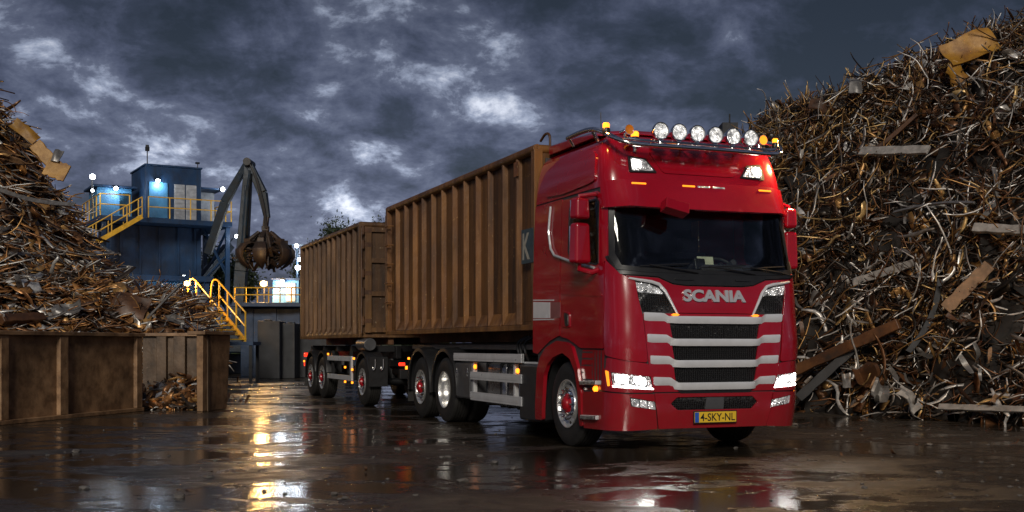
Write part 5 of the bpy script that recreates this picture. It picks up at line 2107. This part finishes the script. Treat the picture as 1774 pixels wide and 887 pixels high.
def rh_batch(N, Lr, ar, br, K, curl, pal, wts, lift, tilt=.35, dirmix=None, twist=.1, dmax=DR + .9, slope=None):
    t, d = rh_sample(N, dmax)
    if slope is not None:
        k = rg.uniform(0, 1, len(t)) < slope(t, d)
        t, d = t[k], d[k]
    hol = hollow(t, d)
    k = rg.uniform(0, 1, len(t)) < np.clip(1.05 - hol * .6, .3, 1)
    t, d, hol = t[k], d[k], hol[k]
    N = len(t)
    n, e1, e2 = rh_nrm(t, d)
    ang = grain(t, d) + rg.normal(0, .75, N) if dirmix is None else rg.normal(dirmix[0], dirmix[1], N)
    tan = e1 * np.cos(ang)[:, None] + e2 * np.sin(ang)[:, None] + n * rg.normal(0, tilt, N)[:, None]
    pos = rh_pt(t, d) + n * (rg.uniform(lift[0], lift[1], N) - hol * .22)[:, None]
    nn = n + rg.normal(0, .5, (N, 3))
    batch(pos, tan, nn, rg.uniform(*Lr, N), rg.uniform(*ar, N), rg.uniform(*br, N), K, curl, pick(rg, pal, wts, N), twist)


RUST = [(.125, .056, .023), (.32, .175, .060), (.06, .031, .016), (.54, .36, .15), (.020, .015, .011), (.66, .63, .59), (.22, .195, .175)]
# tangled wire: rust with golden lamplight in the colour towards the lorry, greyer outside
near_l = lambda t, d: np.clip(.85 - (t + 3) * .11, .1, 1)
far_r = lambda t, d: np.clip(.25 + (t + 3) * .12, .1, 1)
rh_batch(15000, (.3, 1.1), (.006, .012), (.005, .010), 7, .95, RUST, (4, 3.6, 5, 3, 5, .6, .8), (-.34, .20), .5, slope=near_l)
rh_batch(15500, (.3, 1.2), (.006, .013), (.005, .010), 7, .85, RUST, (3.4, .9, 4.5, .4, 6, 2.2, 2.4), (-.34, .20), .5, slope=far_r)
rh_batch(11000, (.3, 1.1), (.010, .022), (.004, .008), 4, 1.2, RUST, (5, 2.2, 5, 1.4, 5, .8, 1), (-.34, .18), .45, twist=.2, slope=near_l)
rh_batch(11500, (.3, 1.2), (.010, .024), (.004, .008), 4, 1.1, RUST, (3.4, .9, 4.5, .4, 6, 2.2, 2.4), (-.34, .18), .45, twist=.2, slope=far_r)
rh_batch(8500, (.3, 1.1), (.018, .05), (.003, .007), 5, .8, RUST, (3, 2.5, 3, 1.2, 3.2, 1.4, 2), (-.34, .12), .4, twist=.4)
rh_batch(2000, (.3, .8), (.05, .14), (.004, .008), 4, .5, RUST, (3, 1.6, 3.5, .5, 3, .8, 1.6), (-.14, .08), .4, twist=.3)
rh_batch(1500, (.8, 2.2), (.009, .018), (.008, .012), 10, .7, RUST, (2, 2, 2, 1.4, 2, 3.5, 2), (.03, .2), .25, (.35, .6))
# larger crumpled sheet and board along the foot
foot = lambda t, d: np.where(d < 1.9, 1., .06)
rh_batch(3600, (.4, 1.2), (.012, .045), (.004, .009), 7, .6, RUST, (2, 1.4, 2.5, .8, 2.5, 3, 3), (.0, .25), .22, (.1, .7), .2, slope=foot)
rh_batch(1300, (.2, .55), (.05, .14), (.004, .008), 4, .5, RUST, (3, 2, 3, 1, 2, 2, 2), (.0, .16), .4, twist=.3)
# loose ends standing up along the skyline
t = rg.uniform(RID[0, 0] - .5, 8, 420)
d = rg.uniform(DR - 1.2, DR + .6, 420)
n, e1, e2 = rh_nrm(t, d)
batch(rh_pt(t, d) + np.array([0, 0, .12]), n * .3 + rg.normal(0, .6, (420, 3)) + np.array([0, 0, .7]), e1, rg.uniform(.25, .7, 420), np.full(420, .012), np.full(420, .010), 8, .5, pick(rg, RUST, (2, 1, 3, .5, 4, .5, 1), 420))
o = np_mesh('scrap_tangle', np.concatenate(VV), np.concatenate(FF), np.concatenate(CC), [M['scrap']])
tag(o, 'tangled wire, strip and turnings covering the tall right heap', 'scrap', kind='stuff')


# --- left heap
AP = np.array([-14.8, 29.5])
LZ = np.array([(0, 8.9), (1.2, 7.2), (2.2, 5.6), (3.05, 4.3), (3.5, 3.55), (4.2, 2.8), (5.6, 2.25), (6.5, 1.65), (7.3, .9), (8.2, .0), (30, 0)])


def lh_z(x, y):
    dx_ = (x - AP[0])
    dy_ = (y - AP[1]) * np.where(y < AP[1], .98, .75)
    r = np.hypot(dx_, dy_)
    th = np.arctan2(dy_, dx_)
    z = np.interp(r + .22 * np.sin(3 * th + 1) * np.clip(r - 3, 0, 1), LZ[:, 0], LZ[:, 1])
    # long tail towards the yard, and a second low pile further back
    z2 = 2.45 * np.exp(-(((x + 9.6) / 2.3) ** 2 + ((y - 27.2) / 2.0) ** 2))
    z3 = 2.75 * np.exp(-(((x + 10.4) / 2.0) ** 2 + ((y - 35.5) / 2.2) ** 2))
    return np.maximum(np.maximum(z, z2), z3) + .10 * np.sin(x * 3.1 + y) + .08 * np.sin(y * 4.3 - x * 1.7)


def lh_pt(x, y, lift=0.):
    return np.stack([x, y, np.maximum(.02, lh_z(x, y) + lift)], 1)


def lh_nrm(x, y):
    e = .15
    zx = (lh_z(x + e, y) - lh_z(x - e, y)) / (2 * e)
    zy = (lh_z(x, y + e) - lh_z(x, y - e)) / (2 * e)
    return unit(np.stack([-zx, -zy, np.ones_like(zx)], 1))


xs, ys = np.meshgrid(np.linspace(-24, -6.2, 130), np.linspace(22.6, 39, 110), indexing='ij')
bay = lambda x, y: ((y < 24.1) & (x > at(243, 0, 23).x)) | (x / y * FPX + 887 > 372)
Vb = lh_pt(xs.ravel(), ys.ravel(), -.14)
Vb[:, 2] = np.where(bay(Vb[:, 0], Vb[:, 1]), .01, Vb[:, 2])
idx = np.arange(130 * 110).reshape(130, 110)
Fb = np.stack([idx[:-1, :-1], idx[1:, :-1], idx[1:, 1:], idx[:-1, 1:]], -1).reshape(-1, 4)
keep = (Vb[Fb][:, :, 2].max(1) > .06)
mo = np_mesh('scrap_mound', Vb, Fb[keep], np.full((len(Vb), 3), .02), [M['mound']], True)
tag(mo, 'dark core of the layered scrap heap behind the bin wall', 'scrap heap', kind='stuff')
VV, FF, CC = [], [], []
off = 0
LR = [(.27, .125, .05), (.44, .21, .07), (.14, .072, .036), (.55, .31, .11), (.05, .036, .027), (.50, .47, .43), (.26, .235, .21), (.72, .70, .66)]


def lh_batch(N, Lr, ar, br, K, curl, wts, lift, dirsd=.5, tilt=.12, twist=.08, region=None, dirm=-.15):
    x = rg.uniform(-22, -6.6, N)
    y = rg.uniform(22.7, 37.5, N)
    k = (lh_z(x, y) > .35) & (x / y * FPX + 887 < 352) & ~bay(x, y) & ~((x < -13.5) & (y > 31.5))
    if region is not None:
        k &= region(x, y)
    x, y = x[k], y[k]
    N = len(x)
    n = lh_nrm(x, y)
    ang = rg.normal(dirm, dirsd, N)
    hx = np.stack([np.cos(ang), np.sin(ang), np.zeros(N)], 1)
    tan = hx - (hx * n).sum(1, keepdims=True) * n * .8
    tan = tan + rg.normal(0, tilt, (N, 3))
    nn = n * .55 + np.array([0, 0, .6]) + rg.normal(0, .3, (N, 3))
    batch(lh_pt(x, y) + n * rg.uniform(*lift, N)[:, None], tan, nn, rg.uniform(*Lr, N), rg.uniform(*ar, N), rg.uniform(*br, N), K, curl, pick(rg, LR, wts, N), twist)


lh_batch(8500, (.5, 1.8), (.02, .08), (.006, .012), 6, .35, (3, 2, 3, 1, 3, 2, 3, 1), (-.05, .20))
lh_batch(11000, (.4, 1.5), (.008, .02), (.006, .011), 9, .8, (3, 3, 3, 2, 2, 1.5, 2, .6), (-.04, .2), .9, .2)
lh_batch(3000, (.7, 2.2), (.02, .06), (.006, .012), 7, .3, (.6, .5, 1.5, .3, 2, 4, 3, 2.2), (.0, .24), .35, .08, region=lambda x, y: (lh_z(x, y) > 2.6) & (lh_z(x, y) < 5.4), dirm=-.3)
lh_batch(3600, (.25, .8), (.08, .24), (.005, .010), 4, .35, (4, 3, 3, 2, 2, 1, 1.5, .6), (-.02, .16), 1.2, .25, .2)
lh_batch(3400, (.25, .8), (.05, .14), (.005, .010), 5, .7, (4, 4, 3, 2, 2, 1.5, 2, .8), (.0, .18), 1.6, .35, .3, lambda x, y: lh_z(x, y) < 3.1)
lh_batch(2200, (.25, .75), (.09, .24), (.005, .009), 4, .3, (4, 5, 2, 4, 1, 2, 1.5, 2), (.10, .26), 1.2, .25, .25)
t = rg.uniform(0, 1, 200)
an_ = rg.uniform(-PI * .9, 0, 200)
rr_ = rg.uniform(0, 5, 200)
x, y = AP[0] + rr_ * np.cos(an_), AP[1] + .9 * rr_ * np.sin(an_)
batch(lh_pt(x, y, .1), rg.normal(0, .7, (200, 3)) + np.array([.3, 0, .6]), rg.normal(0, 1, (200, 3)), rg.uniform(.3, .8, 200), np.full(200, .02), np.full(200, .012), 7, .5, pick(rg, LR, (2, 1, 3, 1, 3, 1, 2, .2), 200))
N_ = 420
u = rg.uniform(0, 1, N_)
bk = rg.uniform(0, 1, N_)
pp = np.stack([(246 + 102 * u - 887) / FPX * 22.9, 23.45 - 1.4 * (1 - bk), .05 + bk * .62 * rg.uniform(.2, 1, N_) * (.5 + .5 * np.sin(PI * u))], 1)
batch(pp, rg.normal(0, 1, (N_, 3)) * np.array([1, .6, .3]), rg.normal(0, .5, (N_, 3)) + np.array([0, -.4, .8]), rg.uniform(.2, .6, N_), rg.uniform(.03, .12, N_), np.full(N_, .006), 4, .6, pick(rg, LR, (4, 3, 3, 2, 1.5, 1, 1, .6), N_), .3)
o = np_mesh('scrap_tangle', np.concatenate(VV), np.concatenate(FF), np.concatenate(CC), [M['scrap']])
tag(o, 'layered flat strips and cuttings covering the left heap', 'scrap', kind='stuff')


# ------------------------------------------------------------------ single pieces of scrap
def rh_hit(px, py, strict=False):
    """point where the ray through a photo pixel meets the right heap"""
    for Y in np.linspace(14, 34, 900):
        p = at(px, py, Y)
        q = np.array([p.x, p.y]) - A2
        if p.z <= rh_z(np.array([q @ U2]), np.array([q @ N2]))[0] and q @ N2 > -.2:
            return p
    return None if strict else at(px, py, 22)


def lh_hit(px, py, strict=False):
    for Y in np.linspace(22.8, 40, 900):
        p = at(px, py, Y)
        if p.z <= lh_z(np.array([p.x]), np.array([p.y]))[0]:
            return p
    return None if strict else at(px, py, 26)


LIFT = {}


def lift_dir(hit):
    return Vector((-.62, -.52, .58)) if hit is rh_hit else Vector((.25, -.75, .6))


def bar(name, hit, a, b, w_, h_, mat, label, cat, lift=.18, bend=0., taper=1.):
    p, q = hit(*a), hit(*b)
    lift *= 1.35
    p, q = p + lift_dir(hit) * lift, q + lift_dir(hit) * lift
    n = 8
    d = (q - p).normalized()
    sd_ = d.cross(Vector((0, -1, .3))).normalized()
    up_ = sd_.cross(d)
    vs = []
    for i in range(n + 1):
        t = i / n
        c = p.lerp(q, t) + sd_ * bend * math.sin(PI * t) * (q - p).length
        k = 1 + (taper - 1) * t
        j = 1 + .10 * math.sin(i * 2.3)
        for sx, sy in ((-1, -1), (1, -1), (1, 1), (-1, 1)):
            vs.append(c + sd_ * sx * w_ / 2 * k * j + up_ * sy * h_ / 2)
    m_ = MB().add(vs, [(i * 4 + j, i * 4 + (j + 1) % 4, (i + 1) * 4 + (j + 1) % 4, (i + 1) * 4 + j) for i in range(n) for j in range(4)] + [(3, 2, 1, 0), tuple(n * 4 + j for j in range(4))])
    o = m_.build(name, M[mat], None, bevel=min(w_, h_) * .15)
    return tag(o, label, cat, 'single pieces in the scrap heaps')


def sheet(name, hit, c, w_, h_, rot, mat, label, cat, seed, crumple=.12, lift=.22, holes=False):
    rg_ = random.Random(seed)
    p = hit(*c) + lift_dir(hit) * lift * 1.4
    n = 7
    ph = [rg_.uniform(0, 6) for _ in range(4)]
    m_ = MB()
    vs = []
    mt = Matrix.Rotation(rot, 3, 'Y') @ Matrix.Rotation(R(-28), 3, 'X')
    for i in range(n):
        for j in range(n):
            u, v = i / (n - 1) - .5, j / (n - 1) - .5
            e = 1 - .05 * abs(math.sin(ph[0] + 5 * u + 3 * v)) * (abs(u) > .35 or abs(v) > .35)
            q = Vector((u * w_ * e, crumple * (math.sin(ph[1] + u * 6) + math.sin(ph[2] + v * 5 + u * 3)) * .5, v * h_ * e))
            vs.append(p + mt @ q)
    vs2 = [q + mt @ Vector((0, .02, 0)) for q in vs]
    fs = [(i * n + j, (i + 1) * n + j, (i + 1) * n + j + 1, i * n + j + 1) for i in range(n - 1) for j in range(n - 1)]
    m_.add(vs + vs2, fs + [tuple(n * n + k for k in f[::-1]) for f in fs])
    rim_ = [i for i in range(n)] + [i * n + n - 1 for i in range(1, n)] + [(n - 1) * n + j for j in range(n - 2, -1, -1)] + [i * n for i in range(n - 2, 0, -1)]
    m_.add(vs + vs2, [(rim_[k], rim_[(k + 1) % len(rim_)], n * n + rim_[(k + 1) % len(rim_)], n * n + rim_[k]) for k in range(len(rim_))])
    o = m_.build(name, M[mat], None, ang=30)
    return tag(o, label, cat, 'single pieces in the scrap heaps')


bar('grey_plank', rh_hit, (1500, 276), (1618, 274), .20, .07, 'wood', 'level grey plank high on the right heap under the ridge', 'plank')
bar('grey_plank', rh_hit, (1488, 503), (1592, 470), .15, .06, 'wood', 'tilted grey plank halfway up the right heap beside the cab', 'plank')
bar('grey_plank', rh_hit, (1696, 410), (1800, 416), .17, .09, 'wood', 'thick grey beam end jutting out at the edge of the right heap', 'plank')
bar('brown_board', rh_hit, (1648, 550), (1724, 474), .22, .06, 'woodbrown', 'brown wooden board leaning steeply in the right heap', 'board')
bar('rusty_beam', rh_hit, (1384, 668), (1575, 584), .20, .12, 'rust', 'long rust-brown beam slanting up from the headlamp at the heap foot', 'beam', .30)
bar('dark_beam', rh_hit, (1398, 706), (1502, 612), .17, .08, 'darkblock', 'dark flat beam leaning under the long rust-brown beam', 'beam', .24)
bar('twisted_strip', rh_hit, (1712, 395), (1732, 310), .09, .03, 'greysheet', 'pale bent metal strip hanging down the upper right heap', 'metal strip', .2, .12)
bar('twisted_strip', rh_hit, (1585, 625), (1640, 500), .10, .03, 'darkblock', 'dark bent strip standing below the brown leaning board', 'metal strip', .2, .08)
bar('rusty_pipe', rh_hit, (1440, 330), (1600, 215), .09, .09, 'rust', 'long rusty pipe lying diagonally below the ridge of the right heap', 'pipe', .22, .04)
bar('grey_rod', rh_hit, (1560, 385), (1700, 370), .05, .04, 'greysheet', 'thin grey rod lying across the middle of the right heap', 'rod', .22, -.05)
bar('white_rail', rh_hit, (1640, 722), (1790, 728), .10, .06, 'wood', 'long pale rail lying flat along the foot of the right heap', 'rail', .22)
sheet('yellow_sheet', rh_hit, (1692, 100), 1.1, .62, R(-20), 'yellowsheet', 'crumpled ochre yellow sheet near the top of the right heap', 'metal sheet', 3)
sheet('yellow_sheet', rh_hit, (1668, 150), .5, .5, R(40), 'yellowsheet', 'small ochre scrap piece just below the big yellow sheet', 'metal sheet', 4)
sheet('grey_sheet', rh_hit, (1494, 165), .30, .42, R(10), 'greysheet', 'pointed grey sheet fragment standing near the skyline of the right heap', 'metal sheet', 5, .05)
sheet('rusty_sheet', rh_hit, (1432, 200), .5, .3, R(15), 'rust', 'flat rusty sheet lying on the ridge of the right heap', 'metal sheet', 6)
sheet('grey_sheet', rh_hit, (1538, 694), .30, .36, R(20), 'greysheet', 'folded pale sheet standing at the foot of the right heap', 'metal sheet', 7)
sheet('grey_sheet', rh_hit, (1590, 710), .5, .26, R(50), 'wood', 'pale crumpled strip of sheet sloping to the ground by the heap', 'metal sheet', 8)
sheet('grey_sheet', rh_hit, (1480, 676), .16, .3, R(5), 'greysheet', 'narrow light grey panel upright among cuttings below the slanting beams', 'metal sheet', 9, .04)
sheet('rusty_sheet', rh_hit, (1515, 665), .42, .36, R(-30), 'rust', 'curved dark rusty plate under the upper end of the beams', 'metal sheet', 10, .25)

bar('yellow_bracket', lh_hit, (62, 268), (112, 322), .30, .12, 'yellowsheet', 'orange-yellow bracket beam sticking out of the left heap', 'bracket', .25)
bar('yellow_plate', lh_hit, (82, 312), (118, 326), .42, .05, 'yellowsheet', 'bright yellow plate at the lower end of the bracket beam', 'metal plate', .34)
sheet('orange_plate', lh_hit, (45, 250), .7, .28, R(38), 'yellowsheet', 'small orange plate above the bracket in the left heap', 'metal sheet', 21, .06, .3)
sheet('grey_sheet', lh_hit, (118, 556), .62, .34, R(-8), 'greysheet', 'torn pale sheet lying just above the bin wall lip', 'metal sheet', 22, .12, .3)
sheet('rusty_disc', lh_hit, (225, 548), .85, .62, R(12), 'rust', 'round rusty dished plate resting near the bin wall', 'metal plate', 23, .1, .3)
sheet('grey_sheet', lh_hit, (300, 572), .5, .22, R(10), 'greysheet', 'pale curved off-cut beside the bay end post', 'metal sheet', 24, .1, .3)
sheet('grey_sheet', lh_hit, (100, 292), .2, .34, R(12), 'greysheet', 'narrow white scrap sheet under the yellow bracket', 'metal sheet', 25, .04, .3)
bar('dark_girder', lh_hit, (5, 574), (78, 570), .20, .16, 'rust', 'short rusty girder lying along the bin wall lip', 'girder', .3)
bar('bent_bar', lh_hit, (255, 570), (312, 512), .05, .05, 'greysheet', 'thin straight bar leaning out of the lower left heap', 'bar', .3)
bar('pale_strip', lh_hit, (2, 345), (130, 372), .10, .03, 'greysheet', 'long pale strip lying across the middle of the left heap', 'metal strip', .25, .03)
bar('pale_strip', lh_hit, (20, 455), (170, 480), .09, .03, 'greysheet', 'long pale strip low across the left heap', 'metal strip', .25, -.03)

# many look-alike cuttings, each an object of its own
rgp = random.Random(31)
protos = []
for k in range(5):
    rg_ = random.Random(90 + k)
    n = 6
    m_ = MB()
    L_, w_ = rg_.uniform(.5, .9), rg_.uniform(.10, .22)
    vs = []
    a_ = 0
    x_, z_ = 0., 0.
    for i in range(n + 1):
        tw_ = rg_.uniform(-.5, .5) + i * rg_.uniform(-.1, .15)
        for s_ in (-1, 1):
            for th_ in (0, .012):
                vs.append((x_, s_ * w_ / 2 * math.cos(tw_) * (1 - .3 * (i in (0, n))), z_ + s_ * w_ / 2 * math.sin(tw_) + th_))
        a_ += rg_.uniform(-.45, .55)
        x_ += L_ / n * math.cos(a_)
        z_ += L_ / n * math.sin(a_)
    q = [(0, 1), (1, 3), (3, 2), (2, 0)]
    m_.add(vs, [(i * 4 + a, i * 4 + b, (i + 1) * 4 + b, (i + 1) * 4 + a) for i in range(n) for a, b in q] + [(0, 1, 3, 2), (n * 4, n * 4 + 2, n * 4 + 3, n * 4 + 1)])
    protos.append(m_.build('metal_cutting', M[('rust', 'greysheet', 'rust', 'bin', 'rust')[k]], None, ang=45))
first = [True] * 5


def cutting(p, sc, label, group, tilt=.7):
    k = rgp.randrange(5)
    if first[k]:
        o = protos[k]
        first[k] = False
    else:
        o = protos[k].copy()
        COL.objects.link(o)
    o.location = p
    o.scale = (sc, sc, sc * (.45 if tilt < .5 else 1))
    o.rotation_euler = (rgp.uniform(-tilt, tilt), rgp.uniform(-tilt, tilt), rgp.uniform(0, 2 * PI))
    tag(o, label, 'metal cutting', group)


for k in range(70):
    px, py = rgp.uniform(1390, 1774), rgp.uniform(80, 715)
    if rgp.random() < .55:
        py = rgp.uniform(560, 725)
    if py < np.interp(px, (1300, 1400, 1540, 1680, 1774), (290, 235, 190, 140, 120)):
        continue
    p = rh_hit(px, py, True)
    if p is not None:
        cutting(p + lift_dir(rh_hit) * .17, rgp.uniform(.35, .8), 'bent metal cutting caught in the tall heap right of the lorry', 'loose cuttings on the right heap')
for k in range(70):
    px, py = rgp.uniform(0, 370), rgp.uniform(215, 575)
    if py < 190 + px * 1.35 - 10 and px < 230:
        continue
    p = lh_hit(px, py, True)
    if p is not None and p.y < 34:
        cutting(p + lift_dir(lh_hit) * .17, rgp.uniform(.6, 1.2), 'bent metal cutting lying on the heap behind the bin wall', 'loose cuttings on the left heap')
for k in range(150):
    u = rgp.random()
    x = at(246 + 104 * u, 0, 22.9).x
    back = rgp.uniform(0, 1)
    y = 23.45 - 1.5 * (1 - back) * (1 - .35 * abs(u - .5))
    z = .04 + max(0, back - .1) * .72 * rgp.uniform(.1, 1) * (.55 + .45 * math.sin(PI * min(1, u * 1.1)))
    cutting(Vector((x, y, z)), rgp.uniform(.35, .75), 'rusty metal cutting in the spill in front of the recessed bay wall', 'cuttings spilled from the bay', .35)
for k in range(16):
    p = gnd(rgp.uniform(385, 425), rgp.uniform(664, 705))
    cutting(p + Vector((0, 0, .04)), rgp.uniform(.2, .45), 'small metal cutting on wet ground by the bay end post', 'cuttings beside the end post')

# stones and scraps lying about on the wet ground
st_p = []
for k in range(3):
    rg_ = random.Random(k)
    bm = bmesh.new()
    bmesh.ops.create_icosphere(bm, subdivisions=2, radius=1)
    for v in bm.verts:
        v.co *= rg_.uniform(.75, 1.15)
        v.co.z *= .5
    me = bpy.data.meshes.new('stone')
    bm.to_mesh(me)
    bm.free()
    me.materials.append(M['stonebits'])
    st_p.append(me)
for k in range(170):
    if k < 110:
        p = gnd(rgp.uniform(60, 900), rgp.uniform(690, 870))
    else:
        p = gnd(rgp.uniform(1250, 1774), rgp.uniform(735, 870))
    o = bpy.data.objects.new('stone', st_p[k % 3])
    COL.objects.link(o)
    s_ = rgp.uniform(.007, .022) if rgp.random() < .8 else rgp.uniform(.025, .05)
    o.location = p + Vector((0, 0, s_ * .25))
    o.scale = (s_ * rgp.uniform(.8, 1.6), s_, s_)
    o.rotation_euler = (0, 0, rgp.uniform(0, 6))
    tag(o, 'small stone lying on the wet yard ground', 'stone', 'small stones on the yard')

# flat bits of sheet and offcut trodden into the yard
for k in range(46):
    if k < 26:
        p = gnd(rgp.uniform(30, 820), rgp.uniform(700, 860))
    else:
        p = gnd(rgp.uniform(1385, 1774), rgp.uniform(728, 800))
    cutting(p + Vector((0, 0, .012)), rgp.uniform(.10, .26), 'small flat scrap offcut lying loose on the open wet yard', 'offcuts on the open yard', .12)
